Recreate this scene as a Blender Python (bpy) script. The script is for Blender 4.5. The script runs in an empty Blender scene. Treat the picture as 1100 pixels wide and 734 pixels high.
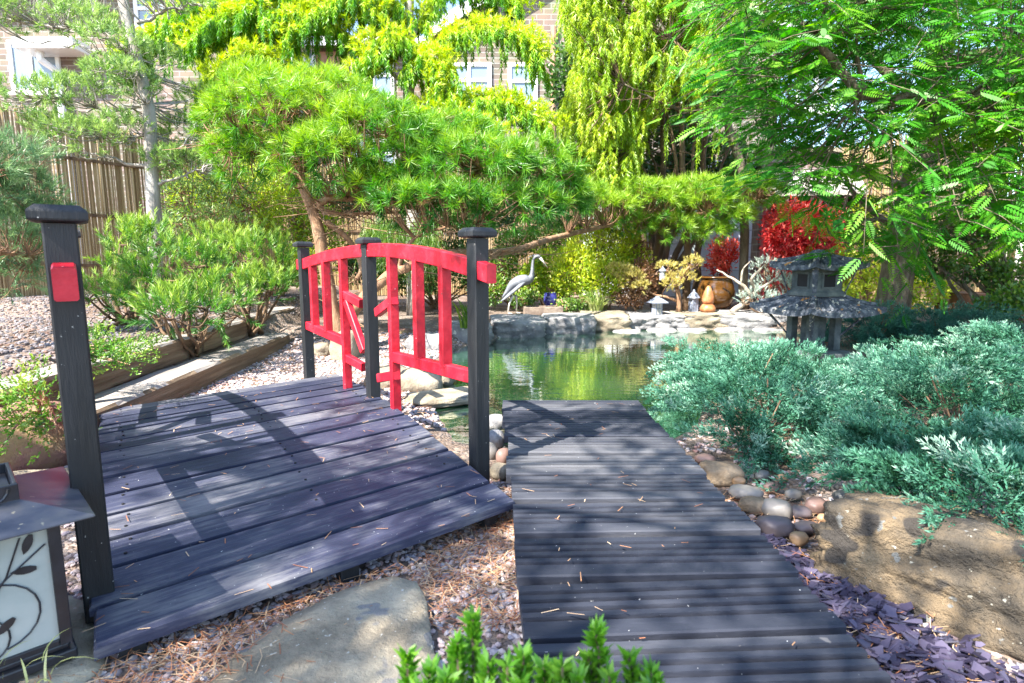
import bpy, bmesh, math, random
import numpy as np
from mathutils import Matrix, Vector, noise as mnoise

SC = bpy.context.scene
COL = SC.collection
RNG = np.random.default_rng(11)
random.seed(5)
R = math.radians
H, TH, F = 0.6, R(8.1), 622.0          # camera height, pitch, focal length in photo pixels

# ------------------------------------------------------------------ measuring helpers
def P(px, py, Y):
    """world point at horizontal distance Y seen at photo pixel (px, py)"""
    dx, dy = (px-550)/F, -(py-367)/F
    d = (dx, math.cos(TH)+dy*math.sin(TH), -math.sin(TH)+dy*math.cos(TH))
    k = Y/d[1]
    return np.array((d[0]*k, Y, H+d[2]*k))
def G(px, py, z=0.0):
    dx, dy = (px-550)/F, -(py-367)/F
    d = (dx, math.cos(TH)+dy*math.sin(TH), -math.sin(TH)+dy*math.cos(TH))
    k = (z-H)/d[2]
    return np.array((d[0]*k, d[1]*k, z))
def unit(a):
    a = np.asarray(a, float)
    return a/np.maximum(np.linalg.norm(a, axis=-1, keepdims=True), 1e-9)
def rand_dirs(n, rng=None):
    return unit((rng or RNG).normal(size=(n, 3)))

# ------------------------------------------------------------------ mesh builder
class MB:
    def __init__(s): s.v=[]; s.f=[]; s.m=[]; s.t=[]; s.n=0
    def add(s, v, f, mat=0, tint=0.5):
        v = np.asarray(v, float).reshape(-1, 3); f = np.asarray(f, np.int64)
        s.v.append(v); s.f.append(f+s.n); s.m.append(np.full(len(f), mat, np.int32))
        t = np.asarray(tint, float)
        s.t.append(np.full(len(f), float(t)) if t.ndim == 0 else t)
        s.n += len(v); return s
    def box(s, lo, hi, mat=0, M=None, tint=.5):
        x0,y0,z0 = lo; x1,y1,z1 = hi
        v = np.array([(x0,y0,z0),(x1,y0,z0),(x1,y1,z0),(x0,y1,z0),(x0,y0,z1),(x1,y0,z1),(x1,y1,z1),(x0,y1,z1)], float)
        if M is not None: v = v@np.asarray(M.to_3x3()).T+np.asarray(M.translation)
        return s.add(v, [(0,3,2,1),(4,5,6,7),(0,1,5,4),(1,2,6,5),(2,3,7,6),(3,0,4,7)], mat, tint)
    def bar(s, a, b, w, h, mat=0, up=(0,0,1), bev=0.0, tint=.5):
        """a chamfered bar of section w x h from a to b"""
        a=np.asarray(a,float); b=np.asarray(b,float); d=unit(b-a); sd=unit(np.cross(d,up)); u=np.cross(sd,d)
        c = bev
        prof=[(-w/2+c,-h/2),(w/2-c,-h/2),(w/2,-h/2+c),(w/2,h/2-c),(w/2-c,h/2),(-w/2+c,h/2),(-w/2,h/2-c),(-w/2,-h/2+c)] if c>0 else [(-w/2,-h/2),(w/2,-h/2),(w/2,h/2),(-w/2,h/2)]
        return s.sweep([a,b],[prof,prof],sd,u,mat,tint)
    def sweep(s, pts, profs, sd, u, mat=0, tint=.5):
        n=len(profs[0]); V=[]
        for p,pr in zip(pts,profs):
            for q in pr: V.append(np.asarray(p)+sd*q[0]+u*q[1])
        Fq=[]
        for i in range(len(pts)-1):
            for j in range(n):
                k=(j+1)%n; Fq.append((i*n+j,i*n+k,(i+1)*n+k,(i+1)*n+j))
        s.add(V,Fq,mat,tint)
        L=(len(pts)-1)*n
        b=len(s.v)-1; base=s.n-len(s.v[b])
        s.poly([base+j for j in range(n)][::-1],mat,tint); s.poly([base+L+j for j in range(n)],mat,tint)
        return s
    def poly(s, idx, mat=0, tint=.5):
        s.f.append(np.array([idx],np.int64)); s.m.append(np.array([mat],np.int32)); s.t.append(np.array([tint],float))
    def tube(s, pts, rad, seg=8, mat=0, tint=.5, cap=True, flat=1.0):
        pts=np.asarray(pts,float); n=len(pts); rad=np.broadcast_to(np.asarray(rad,float),(n,))
        T=unit(np.gradient(pts,axis=0)); ref=np.array((0.,0,1)) if abs(T[0][2])<.9 else np.array((1.,0,0))
        V=[]; a=np.linspace(0,2*math.pi,seg,endpoint=False); u=unit(np.cross(T[0],ref))
        for i in range(n):
            u=unit(u-T[i]*np.dot(u,T[i])); w=np.cross(T[i],u)
            V.append(pts[i]+rad[i]*(np.cos(a)[:,None]*u+np.sin(a)[:,None]*w*flat))
        V=np.concatenate(V); i=np.arange(n-1)[:,None]*seg; j=np.arange(seg)[None]; k=(j+1)%seg
        Fq=np.stack([i+j,i+k,i+seg+k,i+seg+j],-1).reshape(-1,4)
        s.add(V,Fq,mat,tint)
        if cap:
            b=s.n-n*seg
            s.poly([b+q for q in range(seg)][::-1],mat,tint); s.poly([b+(n-1)*seg+q for q in range(seg)],mat,tint)
        return s
    def lathe(s, prof, c=(0,0,0), seg=24, mat=0, tint=.5, rot=0, sq=None):
        """profile [(r,z)] round a vertical axis; seg=4 gives a square section"""
        a=np.linspace(0,2*math.pi,seg,endpoint=False)+rot; V=[]
        for r,z in prof: V.append(np.stack([r*np.cos(a),r*np.sin(a),np.full(seg,z)],-1))
        V=np.concatenate(V)+np.asarray(c); n=len(prof)
        i=np.arange(n-1)[:,None]*seg; j=np.arange(seg)[None]; k=(j+1)%seg
        s.add(V,np.stack([i+j,i+k,i+seg+k,i+seg+j],-1).reshape(-1,4),mat,tint); b=s.n-n*seg
        s.poly([b+q for q in range(seg)][::-1],mat,tint); s.poly([b+(n-1)*seg+q for q in range(seg)],mat,tint)
        return s
    def build(s, name, mats, parent=None, smooth=False, local=False):
        V=np.concatenate(s.v); M=np.concatenate(s.m); T=np.concatenate(s.t)
        if parent is not None and not local:
            W=np.asarray(parent_matrix(parent).inverted()); V=V@W[:3,:3].T+W[:3,3]
        off=[0]; loops=[]; tot=[]
        for f in s.f: loops.append(f.reshape(-1)); tot.append(np.full(len(f),f.shape[1]))
        loops=np.concatenate(loops); tot=np.concatenate(tot); st=np.concatenate([[0],np.cumsum(tot)[:-1]])
        me=bpy.data.meshes.new(name)
        me.vertices.add(len(V)); me.vertices.foreach_set('co',V.astype(np.float32).ravel())
        me.loops.add(len(loops)); me.loops.foreach_set('vertex_index',loops.astype(np.int32))
        me.polygons.add(len(tot)); me.polygons.foreach_set('loop_start',st.astype(np.int32)); me.polygons.foreach_set('loop_total',tot.astype(np.int32))
        me.polygons.foreach_set('material_index',M)
        me.polygons.foreach_set('use_smooth',np.full(len(tot),bool(smooth)))
        at=me.attributes.new('tint','FLOAT','FACE'); at.data.foreach_set('value',T.astype(np.float32))
        me.update(calc_edges=True); me.validate()
        for m in (mats if isinstance(mats,(list,tuple)) else [mats]): me.materials.append(m)
        o=bpy.data.objects.new(name,me); COL.objects.link(o)
        if parent is not None: o.parent=parent
        return o

def parent_matrix(o):
    m=Matrix.LocRotScale(o.location,o.rotation_euler,o.scale)
    return parent_matrix(o.parent)@m if o.parent is not None else m
def tag(o, label=None, cat=None, group=None, kind=None):
    for k,v in (('label',label),('category',cat),('group',group),('kind',kind)):
        if v: o[k]=v
    return o
def thing(name, loc, label, cat, group=None, rz=0):
    o=bpy.data.objects.new(name,None); COL.objects.link(o); o.location=tuple(loc); o.rotation_euler=(0,0,rz)
    o.empty_display_size=.1
    return tag(o,label,cat,group)
def rebase(o, loc):
    """move a one-mesh thing's origin to its base"""
    me=o.data; v=np.empty(len(me.vertices)*3,np.float32); me.vertices.foreach_get('co',v)
    v=(v.reshape(-1,3)-np.asarray(loc,np.float32)).ravel(); me.vertices.foreach_set('co',v); o.location=tuple(loc); me.update(); return o
def bevel(o, w=.003, seg=2):
    m=o.modifiers.new('bevel','BEVEL'); m.width=w; m.segments=seg; m.limit_method='ANGLE'; m.angle_limit=R(35); return o

# ------------------------------------------------------------------ materials
def nt(name):
    m=bpy.data.materials.new(name); m.use_nodes=True; t=m.node_tree; t.nodes.clear()
    out=t.nodes.new('ShaderNodeOutputMaterial')
    def N(ty,**kw):
        n=t.nodes.new(ty)
        for k,v in kw.items():
            if k in n.inputs: n.inputs[k].default_value=v
            else: setattr(n,k,v)
        return n
    return m,t,N,out
def c4(c): return tuple(c)+(1.0,)
def ramp(N, cols, interp='LINEAR'):
    r=N('ShaderNodeValToRGB'); e=r.color_ramp; e.interpolation=interp
    n=len(cols)
    while len(e.elements)<n: e.elements.new(.5)
    for i,c in enumerate(cols):
        pos=c[3] if len(c)>3 else i/max(n-1,1)
        e.elements[i].position=pos; e.elements[i].color=c4(c[:3])
    return r
def pmat(name, cols, scale=8, rough=.6, bump=.3, bscale=None, detail=6, stretch=(1,1,1), spec=.5, specks=None, metal=0, tintmix=0, coat=0, dist=.01, rough2=None):
    """principled surface: noise driven colour, bump, optional small specks / second layer"""
    m,t,N,out=nt(name); L=t.links.new
    tc=N('ShaderNodeTexCoord'); mp=N('ShaderNodeMapping'); mp.inputs['Scale'].default_value=stretch
    L(tc.outputs['Object'],mp.inputs['Vector'])
    nz=N('ShaderNodeTexNoise',Scale=scale,Detail=detail,Roughness=.62); L(mp.outputs[0],nz.inputs['Vector'])
    st=N('ShaderNodeMapRange'); st.inputs['From Min'].default_value=.3; st.inputs['From Max'].default_value=.7
    L(nz.outputs['Fac'],st.inputs['Value'])
    fac=st.outputs[0]
    if tintmix:
        a=N('ShaderNodeAttribute',attribute_name='tint'); mx=N('ShaderNodeMix'); mx.inputs[0].default_value=tintmix
        L(fac,mx.inputs[2]); L(a.outputs['Fac'],mx.inputs[3]); fac=mx.outputs[0]
    r=ramp(N,cols); L(fac,r.inputs['Fac']); col=r.outputs['Color']
    if specks:
        for (sc,th,scol) in specks:
            n2=N('ShaderNodeTexNoise',Scale=sc,Detail=2,Roughness=.5); L(tc.outputs['Object'],n2.inputs['Vector'])
            m2=N('ShaderNodeMapRange'); m2.inputs['From Min'].default_value=th; m2.inputs['From Max'].default_value=th+.03; L(n2.outputs['Fac'],m2.inputs['Value'])
            mc=N('ShaderNodeMix',data_type='RGBA'); L(m2.outputs[0],mc.inputs[0]); L(col,mc.inputs[6]); mc.inputs[7].default_value=c4(scol); col=mc.outputs[2]
    b=N('ShaderNodeBsdfPrincipled',Roughness=rough,Metallic=metal); b.inputs['Specular IOR Level'].default_value=spec
    if coat: b.inputs['Coat Weight'].default_value=coat; b.inputs['Coat Roughness'].default_value=.1
    L(col,b.inputs['Base Color'])
    if rough2 is not None:
        mr=N('ShaderNodeMapRange'); mr.inputs['To Min'].default_value=rough; mr.inputs['To Max'].default_value=rough2; L(nz.outputs['Fac'],mr.inputs['Value']); L(mr.outputs[0],b.inputs['Roughness'])
    if bump:
        nb=N('ShaderNodeTexNoise',Scale=bscale or scale*4,Detail=5,Roughness=.65); L(mp.outputs[0],nb.inputs['Vector'])
        bp=N('ShaderNodeBump',Strength=bump,Distance=dist); L(nb.outputs['Fac'],bp.inputs['Height']); L(bp.outputs[0],b.inputs['Normal'])
    L(b.outputs[0],out.inputs[0]); return m
def leafmat(name, cols, trans=.42, gloss=.05, rough=.45):
    """leaf: face tint picks the colour, light passes through"""
    m,t,N,out=nt(name); L=t.links.new
    a=N('ShaderNodeAttribute',attribute_name='tint'); r=ramp(N,cols); L(a.outputs['Fac'],r.inputs['Fac'])
    d=N('ShaderNodeBsdfDiffuse'); tr=N('ShaderNodeBsdfTranslucent'); g=N('ShaderNodeBsdfGlossy',Roughness=rough)
    L(r.outputs[0],d.inputs[0])
    hs=N('ShaderNodeHueSaturation',Hue=.498,Saturation=1.1,Value=1.25); L(r.outputs[0],hs.inputs['Color']); L(hs.outputs[0],tr.inputs[0])
    m1=N('ShaderNodeMixShader'); m1.inputs[0].default_value=trans; L(d.outputs[0],m1.inputs[1]); L(tr.outputs[0],m1.inputs[2])
    m2=N('ShaderNodeMixShader'); m2.inputs[0].default_value=gloss; L(m1.outputs[0],m2.inputs[1]); L(g.outputs[0],m2.inputs[2])
    L(m2.outputs[0],out.inputs[0]); return m
def tintmat(name, cols, rough=.7, interp='LINEAR', spec=.4, bump=0):
    m,t,N,out=nt(name); L=t.links.new
    a=N('ShaderNodeAttribute',attribute_name='tint'); r=ramp(N,cols,interp); L(a.outputs['Fac'],r.inputs['Fac'])
    b=N('ShaderNodeBsdfPrincipled',Roughness=rough); b.inputs['Specular IOR Level'].default_value=spec
    L(r.outputs[0],b.inputs['Base Color']); L(b.outputs[0],out.inputs[0]); return m
def plain(name, col, rough=.5, metal=0, spec=.5, emit=None, trans=0):
    m,t,N,out=nt(name); b=N('ShaderNodeBsdfPrincipled',Roughness=rough,Metallic=metal); b.inputs['Base Color'].default_value=c4(col)
    b.inputs['Specular IOR Level'].default_value=spec; b.inputs['Transmission Weight'].default_value=trans
    t.links.new(b.outputs[0],out.inputs[0]); return m
def brickmat(name, c1, c2, mortar, bw=.225, bh=.075):
    m,t,N,out=nt(name); L=t.links.new
    tc=N('ShaderNodeTexCoord'); sp=N('ShaderNodeSeparateXYZ'); L(tc.outputs['Object'],sp.inputs[0])
    ad=N('ShaderNodeMath',operation='ADD'); L(sp.outputs[0],ad.inputs[0]); L(sp.outputs[1],ad.inputs[1])
    cb=N('ShaderNodeCombineXYZ'); L(ad.outputs[0],cb.inputs[0]); L(sp.outputs[2],cb.inputs[1])
    br=N('ShaderNodeTexBrick',Scale=1.0); br.inputs['Color1'].default_value=c4(c1); br.inputs['Color2'].default_value=c4(c2); br.inputs['Mortar'].default_value=c4(mortar)
    br.inputs['Mortar Size'].default_value=.011; br.inputs['Brick Width'].default_value=bw; br.inputs['Row Height'].default_value=bh; L(cb.outputs[0],br.inputs['Vector'])
    nz=N('ShaderNodeTexNoise',Scale=3.0,Detail=5); L(tc.outputs['Object'],nz.inputs['Vector'])
    mx=N('ShaderNodeMix',data_type='RGBA',blend_type='OVERLAY'); mx.inputs[0].default_value=.45; L(br.outputs['Color'],mx.inputs[6]); L(nz.outputs['Color'],mx.inputs[7])
    sat=N('ShaderNodeHueSaturation',Saturation=.75); L(mx.outputs[2],sat.inputs['Color'])
    b=N('ShaderNodeBsdfPrincipled',Roughness=.85); L(sat.outputs[0],b.inputs['Base Color'])
    bp=N('ShaderNodeBump',Strength=.5,Distance=.01,invert=True); L(br.outputs['Fac'],bp.inputs['Height']); L(bp.outputs[0],b.inputs['Normal'])
    L(b.outputs[0],out.inputs[0]); return m

MT={}
MT['black_wood']=pmat('black_stained_wood',[(.014,.015,.024),(.03,.032,.05),(.06,.06,.085)],scale=7,rough=.5,rough2=.75,bump=.35,bscale=60,stretch=(1,1,1),specks=[(160,.72,(.4,.4,.42))],dist=.004)
MT['post_paint']=pmat('black_post_paint',[(.005,.0065,.008),(.011,.0125,.015),(.027,.028,.032)],scale=14,rough=.42,rough2=.65,bump=.7,bscale=120,stretch=(1,1,.12),specks=[(130,.735,(.45,.45,.43))],dist=.003)
def deckmat():
    m,t,N,out=nt('bridge_deck_stain'); L=t.links.new
    tc=N('ShaderNodeTexCoord'); mp=N('ShaderNodeMapping'); mp.vector_type='TEXTURE'; mp.inputs['Rotation'].default_value=(0,0,R(41)); mp.inputs['Scale'].default_value=(9,1,1); L(tc.outputs['Object'],mp.inputs[0])
    n1=N('ShaderNodeTexNoise',Scale=90,Detail=6,Roughness=.7); L(mp.outputs[0],n1.inputs['Vector'])
    n2=N('ShaderNodeTexNoise',Scale=6,Detail=5); L(tc.outputs['Object'],n2.inputs['Vector'])
    ad=N('ShaderNodeMath',operation='MULTIPLY'); L(n1.outputs['Fac'],ad.inputs[0]); L(n2.outputs['Fac'],ad.inputs[1])
    a=N('ShaderNodeAttribute',attribute_name='tint'); sm=N('ShaderNodeMath',operation='MULTIPLY_ADD'); L(a.outputs['Fac'],sm.inputs[0]); sm.inputs[1].default_value=.22; L(ad.outputs[0],sm.inputs[2])
    r=ramp(N,[(.014,.017,.038,.18),(.042,.047,.082,.38),(.19,.188,.2,.6)]); L(sm.outputs[0],r.inputs['Fac'])
    n3=N('ShaderNodeTexNoise',Scale=120,Detail=2); L(tc.outputs['Object'],n3.inputs['Vector']); m3=N('ShaderNodeMapRange'); m3.inputs['From Min'].default_value=.735; m3.inputs['From Max'].default_value=.76; L(n3.outputs['Fac'],m3.inputs['Value'])
    mx=N('ShaderNodeMix',data_type='RGBA'); L(m3.outputs[0],mx.inputs[0]); L(r.outputs[0],mx.inputs[6]); mx.inputs[7].default_value=(.5,.5,.5,1)
    b=N('ShaderNodeBsdfPrincipled',Roughness=.5); L(mx.outputs[2],b.inputs['Base Color']); b.inputs['Specular IOR Level'].default_value=.2
    bp=N('ShaderNodeBump',Strength=.5,Distance=.003); L(n1.outputs['Fac'],bp.inputs['Height']); L(bp.outputs[0],b.inputs['Normal']); L(b.outputs[0],out.inputs[0]); return m
MT['deck']=deckmat()
MT['ribbed']=pmat('ribbed_board_stain',[(.009,.012,.02),(.034,.038,.054),(.14,.14,.15)],scale=6,rough=.5,rough2=.75,bump=.5,bscale=140,stretch=(.2,1,1),spec=.22,specks=[(110,.745,(.5,.5,.5)),(30,.74,(.16,.15,.15))],tintmix=.5,dist=.003)
MT['red_paint']=pmat('red_gloss_paint',[(.27,.004,.014),(.5,.006,.022),(.64,.025,.045)],scale=14,rough=.36,rough2=.6,bump=.45,bscale=70,specks=[(70,.74,(.7,.25,.28)),(38,.745,(.16,.03,.03))],dist=.003)
MT['sleeper']=pmat('weathered_sleeper',[(.08,.052,.03),(.19,.13,.08),(.33,.25,.165)],scale=7,rough=.85,bump=.9,bscale=16,stretch=(1.5,.12,3),dist=.02,tintmix=.0)
MT['sleeper_top']=pmat('grey_sleeper_top',[(.15,.13,.12),(.25,.225,.205),(.36,.33,.31)],scale=5,rough=.85,bump=.6,bscale=20,stretch=(3,.15,1),dist=.01)
MT['bamboo']=tintmat('split_bamboo',[(.18,.115,.05),(.29,.2,.1),(.37,.27,.14),(.46,.36,.21)],rough=.6)
MT['bark_grey']=pmat('grey_bark',[(.2,.18,.15),(.34,.31,.28),(.5,.47,.43)],scale=14,rough=.85,bump=.8,bscale=45,stretch=(1,1,.35),dist=.01)
MT['bark_brown']=pmat('red_brown_bark',[(.14,.07,.035),(.28,.16,.09),(.42,.28,.18)],scale=14,rough=.85,bump=.9,bscale=40,stretch=(1,1,.3),dist=.012)
MT['bark_dark']=pmat('dark_stem_bark',[(.06,.035,.02),(.13,.08,.045),(.22,.14,.08)],scale=14,rough=.9,bump=.8,bscale=40,stretch=(1,1,.2),dist=.012)
MT['bark_olive']=pmat('olive_bark',[(.06,.047,.034),(.13,.1,.068),(.22,.185,.14)],scale=24,rough=.85,bump=1.0,bscale=40,stretch=(1,1,.3),dist=.01)
MT['rock_grey']=pmat('grey_slate_rock',[(.13,.13,.14),(.25,.245,.25),(.38,.365,.35)],scale=8,rough=.8,bump=.8,bscale=18,specks=[(22,.66,(.6,.57,.5))],dist=.02)
MT['rock_buff']=pmat('buff_stone',[(.15,.12,.085),(.26,.22,.16),(.36,.31,.24)],scale=6,rough=.85,bump=.8,bscale=22,dist=.015)
MT['rock_brown']=pmat('brown_edge_stone',[(.12,.08,.05),(.25,.175,.105),(.36,.27,.18)],scale=9,rough=.85,bump=.9,bscale=30,dist=.012)
MT['rock_boulder']=pmat('sandstone_boulder',[(.032,.028,.024),(.1,.08,.057),(.22,.158,.092),(.42,.31,.19)],scale=6,detail=12,rough=.85,bump=1.0,bscale=60,specks=[(38,.66,(.2,.2,.19)),(70,.7,(.42,.4,.33)),(9,.6,(.05,.042,.035))],dist=.03)
MT['rock_red']=pmat('red_sandstone',[(.09,.045,.04),(.2,.1,.08),(.3,.24,.09)],scale=4,rough=.85,bump=.8,bscale=20,dist=.015)
MT['slab']=pmat('flat_paving_stone',[(.13,.105,.072),(.29,.24,.17),(.43,.37,.27)],scale=8,detail=10,rough=.85,bump=.9,bscale=40,specks=[(14,.64,(.2,.19,.18)),(90,.7,(.5,.47,.4))],dist=.01)
def pebmat(nm,c): return pmat(nm,[tuple(.75*x for x in c),c,tuple(min(1,1.2*x) for x in c)],scale=9,rough=.5,bump=.15,bscale=60,dist=.004)
MT['peb0']=pebmat('pebble_purple_grey',(.12,.095,.1)); MT['peb1']=pebmat('pebble_tan',(.32,.2,.11)); MT['peb2']=pebmat('pebble_pale',(.21,.19,.17)); MT['peb3']=pebmat('pebble_pink',(.2,.125,.105)); MT['peb4']=pebmat('pebble_dark',(.1,.1,.095))
MT['soil']=None
MT['slate']=tintmat('purple_slate',[(.022,.018,.038),(.045,.036,.07),(.1,.082,.13),(.06,.06,.095)],rough=.55)
MT['gravel']=tintmat('mixed_gravel',[(.18,.15,.16),(.36,.3,.29),(.48,.36,.34),(.3,.28,.32),(.56,.5,.48),(.3,.16,.14)],rough=.75)
MT['gravel_grey']=tintmat('grey_gravel',[(.08,.07,.07),(.14,.13,.14),(.23,.215,.23),(.15,.085,.06),(.19,.16,.15)],rough=.8)
MT['litter']=tintmat('dry_needles',[(.2,.07,.035),(.42,.17,.08),(.5,.28,.14),(.62,.46,.3)],rough=.7)
MT['white_paint']=pmat('white_upvc',[(.7,.72,.74),(.78,.79,.8),(.84,.84,.84)],scale=2,rough=.4,bump=0)
MT['glass_dark']=plain('window_glass',(.18,.24,.3),rough=.06,spec=.9)
MT['tile']=pmat('brown_roof_tile',[(.13,.09,.075),(.2,.15,.125),(.28,.22,.19)],scale=3,rough=.85,bump=.5,bscale=20)
MT['tilehung']=pmat('tile_hung_panel',[(.24,.12,.08),(.33,.18,.12),(.42,.25,.17)],scale=4,rough=.85,bump=.4,bscale=18)
MT['brick_buff']=brickmat('buff_brick',(.2,.14,.095),(.11,.077,.055),(.25,.22,.19),.28,.1)
MT['brick_pink']=brickmat('pink_brick',(.2,.12,.09),(.125,.075,.055),(.24,.2,.18),.28,.1)
MT['block']=brickmat('painted_block',(.68,.68,.72),(.6,.6,.64),(.45,.45,.48),.44,.21)
MT['stone_dark']=pmat('weathered_lantern_stone',[(.022,.027,.04),(.062,.074,.098),(.21,.22,.245)],scale=26,rough=.85,bump=.9,bscale=70,specks=[(30,.62,(.45,.42,.36)),(14,.66,(.42,.2,.07))],dist=.008)
MT['stone_box']=pmat('lantern_box_stone',[(.04,.05,.056),(.08,.098,.103),(.14,.155,.15)],scale=16,rough=.85,bump=.6,bscale=60,dist=.006)
MT['near_black']=plain('near_black_matt',(.01,.01,.012),.9)
MT['black_metal']=pmat('black_lantern_metal',[(.012,.012,.014),(.022,.022,.026),(.035,.036,.045)],scale=20,rough=.32,bump=.1,bscale=100,dist=.002)
MT['lantern_roof']=pmat('lantern_roof_metal',[(.03,.033,.05),(.06,.065,.085),(.11,.11,.11)],scale=10,rough=.42,bump=.15,bscale=60,dist=.002,specks=[(60,.71,(.3,.27,.2))])
MT['frosted']=pmat('frosted_glass',[(.3,.345,.32),(.4,.44,.41),(.48,.51,.47)],scale=6,rough=.3,bump=0,specks=[(50,.72,(.45,.45,.4))])
MT['heron']=pmat('pale_heron_paint',[(.09,.1,.125),(.145,.157,.185),(.21,.22,.245)],scale=14,rough=.55,bump=.3,bscale=50,dist=.005)
MT['heron_grey']=pmat('grey_feather_paint',[(.06,.075,.105),(.11,.125,.165),(.17,.185,.225)],scale=20,rough=.6,bump=.3,bscale=60,dist=.005)
MT['beak']=plain('beak_paint',(.72,.68,.62),.45)
MT['urn']=pmat('amber_glaze',[(.035,.014,.005),(.09,.038,.008),(.15,.068,.014)],scale=5,rough=.18,bump=.05,coat=.6,stretch=(1,1,2))
MT['orange']=pmat('orange_terracotta',[(.22,.07,.025),(.38,.15,.06),(.5,.27,.14)],scale=14,rough=.45,bump=.4,bscale=40,dist=.006)
MT['blue_lantern']=pmat('blue_grey_paint',[(.14,.17,.24),(.23,.26,.34),(.33,.36,.43)],scale=14,rough=.45,bump=.1)
MT['cream_lantern']=pmat('cream_lantern_paint',[(.35,.34,.32),(.48,.46,.42),(.58,.55,.5)],scale=14,rough=.5,bump=.1)
MT['brown_pot']=pmat('brown_pot',[(.1,.045,.025),(.19,.085,.045),(.27,.14,.08)],scale=8,rough=.4,bump=.2)
MT['planter']=pmat('old_trough',[(.1,.075,.06),(.2,.15,.12),(.3,.25,.2)],scale=12,rough=.85,bump=.6,dist=.008)
MT['blue_glaze']=pmat('blue_glaze',[(.02,.02,.12),(.04,.04,.22),(.1,.11,.35)],scale=8,rough=.15,bump=0,coat=.5)
MT['driftwood']=pmat('pale_driftwood',[(.2,.165,.125),(.33,.285,.23),(.44,.4,.34)],scale=14,rough=.85,bump=.8,bscale=40,dist=.006)
MT['shelter_red']=pmat('shelter_red_paint',[(.28,.015,.02),(.4,.025,.03),(.5,.05,.05)],scale=6,rough=.55,bump=.2)
MT['shelter_dark']=pmat('shelter_dark_rafters',[(.05,.02,.025),(.09,.04,.045),(.14,.07,.07)],scale=6,rough=.6,bump=.2)
MT['felt']=pmat('grey_felt_roof',[(.3,.27,.25),(.4,.36,.33),(.48,.44,.41)],scale=9,rough=.9,bump=.5)

# leaves: colours by tint 0..1
LF={}
LF['pine_grey']=leafmat('scots_pine_needles',[(.05,.14,.035),(.15,.29,.07),(.36,.5,.14)],trans=.38)
LF['pine_left']=leafmat('blue_pine_needles',[(.05,.13,.06),(.12,.25,.1),(.28,.42,.17)],trans=.3)
LF['pine_front']=leafmat('long_pine_needles',[(.02,.15,.014),(.10,.31,.018),(.33,.5,.035)],trans=.4)
LF['gold_cedar']=leafmat('golden_cedar_sprays',[(.05,.23,.008),(.2,.43,.010),(.52,.63,.012)],trans=.42)
LF['gold_tree']=leafmat('golden_larch_sprays',[(.09,.26,.01),(.27,.45,.015),(.5,.6,.03)],trans=.45)
LF['pinnate']=leafmat('fresh_pinnate_leaflets',[(.012,.13,.008),(.06,.27,.012),(.26,.46,.03)],trans=.5,gloss=.025)
LF['maple_red']=leafmat('red_maple_leaves',[(.34,.008,.014),(.68,.03,.035),(.85,.2,.13)],trans=.45)
LF['juniper']=leafmat('blue_juniper_scales',[(.015,.06,.025),(.045,.165,.095),(.125,.31,.215),(.38,.54,.42)],trans=.25,gloss=.012)
LF['juniper_back']=leafmat('teal_juniper_scales',[(.018,.1,.075),(.045,.17,.12),(.09,.24,.16)],trans=.22)
LF['mugo']=leafmat('mugo_pine_needles',[(.025,.12,.014),(.09,.25,.025),(.36,.5,.08)],trans=.35)
LF['lime_shrub']=leafmat('lime_shrub_leaves',[(.09,.24,.01),(.29,.45,.014),(.58,.62,.025)],trans=.45)
LF['green_shrub']=leafmat('mid_green_leaves',[(.04,.12,.015),(.11,.24,.025),(.25,.36,.04)],trans=.45)
LF['gold_bonsai']=leafmat('straw_gold_needles',[(.3,.25,.05),(.5,.43,.11),(.62,.57,.22)],trans=.35)
LF['bronze']=leafmat('bronze_leaves',[(.09,.04,.02),(.19,.09,.04),(.3,.18,.08)],trans=.4)
LF['pale_spruce']=leafmat('silver_spruce_needles',[(.2,.3,.26),(.34,.44,.39),(.48,.56,.49)],trans=.25)
LF['strap']=leafmat('pale_strap_leaves',[(.15,.26,.05),(.38,.46,.15),(.6,.62,.34)],trans=.4)
LF['sprig']=leafmat('soft_green_sprig',[(.05,.18,.013),(.12,.34,.025),(.25,.48,.05)],trans=.4)
LF['dark_hedge']=leafmat('dark_hedge_leaves',[(.025,.07,.015),(.06,.14,.025),(.13,.22,.04)],trans=.4)
# ------------------------------------------------------------------ foliage builders (all plain faces)
def needles(mb, p, d, L, w, tint, mat=0, rng=RNG):
    """one thin triangle per needle"""
    n=len(p); sd=unit(np.cross(d, rng.normal(size=(n,3))))*(np.asarray(w).reshape(-1,1)/2)
    tip=p+d*np.asarray(L).reshape(-1,1)
    v=np.stack([p-sd,p+sd,tip],1).reshape(-1,3)
    mb.add(v,np.arange(3*n).reshape(n,3),mat,np.broadcast_to(tint,(n,)))
def leaflets(mb, p, d, nrm, L, w, tint, mat=0, fold=.0):
    """pointed oval leaves: a kite of four corners, wide in the first half"""
    n=len(p); L=np.broadcast_to(np.asarray(L,float),(n,))[:,None]; w=np.broadcast_to(np.asarray(w,float),(n,))[:,None]
    sd=unit(np.cross(d,nrm))*w/2; mid=p+d*L*.42+unit(nrm)*w*fold
    v=np.stack([p,mid+sd,p+d*L,mid-sd],1).reshape(-1,3)
    mb.add(v,np.arange(4*n).reshape(n,4),mat,np.broadcast_to(tint,(n,)))
def along(p, d, L, n, rng=RNG, t0=.1, t1=1.0, droop=0.0):
    """n points along each of the twigs p + d*L*t (drooping), with t and twig index"""
    k=len(p); t=np.tile(np.linspace(t0,t1,n),k)+rng.uniform(-.5,.5,k*n)*(t1-t0)/n; i=np.repeat(np.arange(k),n)
    L=np.broadcast_to(np.asarray(L,float),(k,))[i][:,None]
    q=p[i]+d[i]*L*t[:,None]; q[:,2]-=droop*(t**2)*L[:,0]
    return q,i,t
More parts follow.
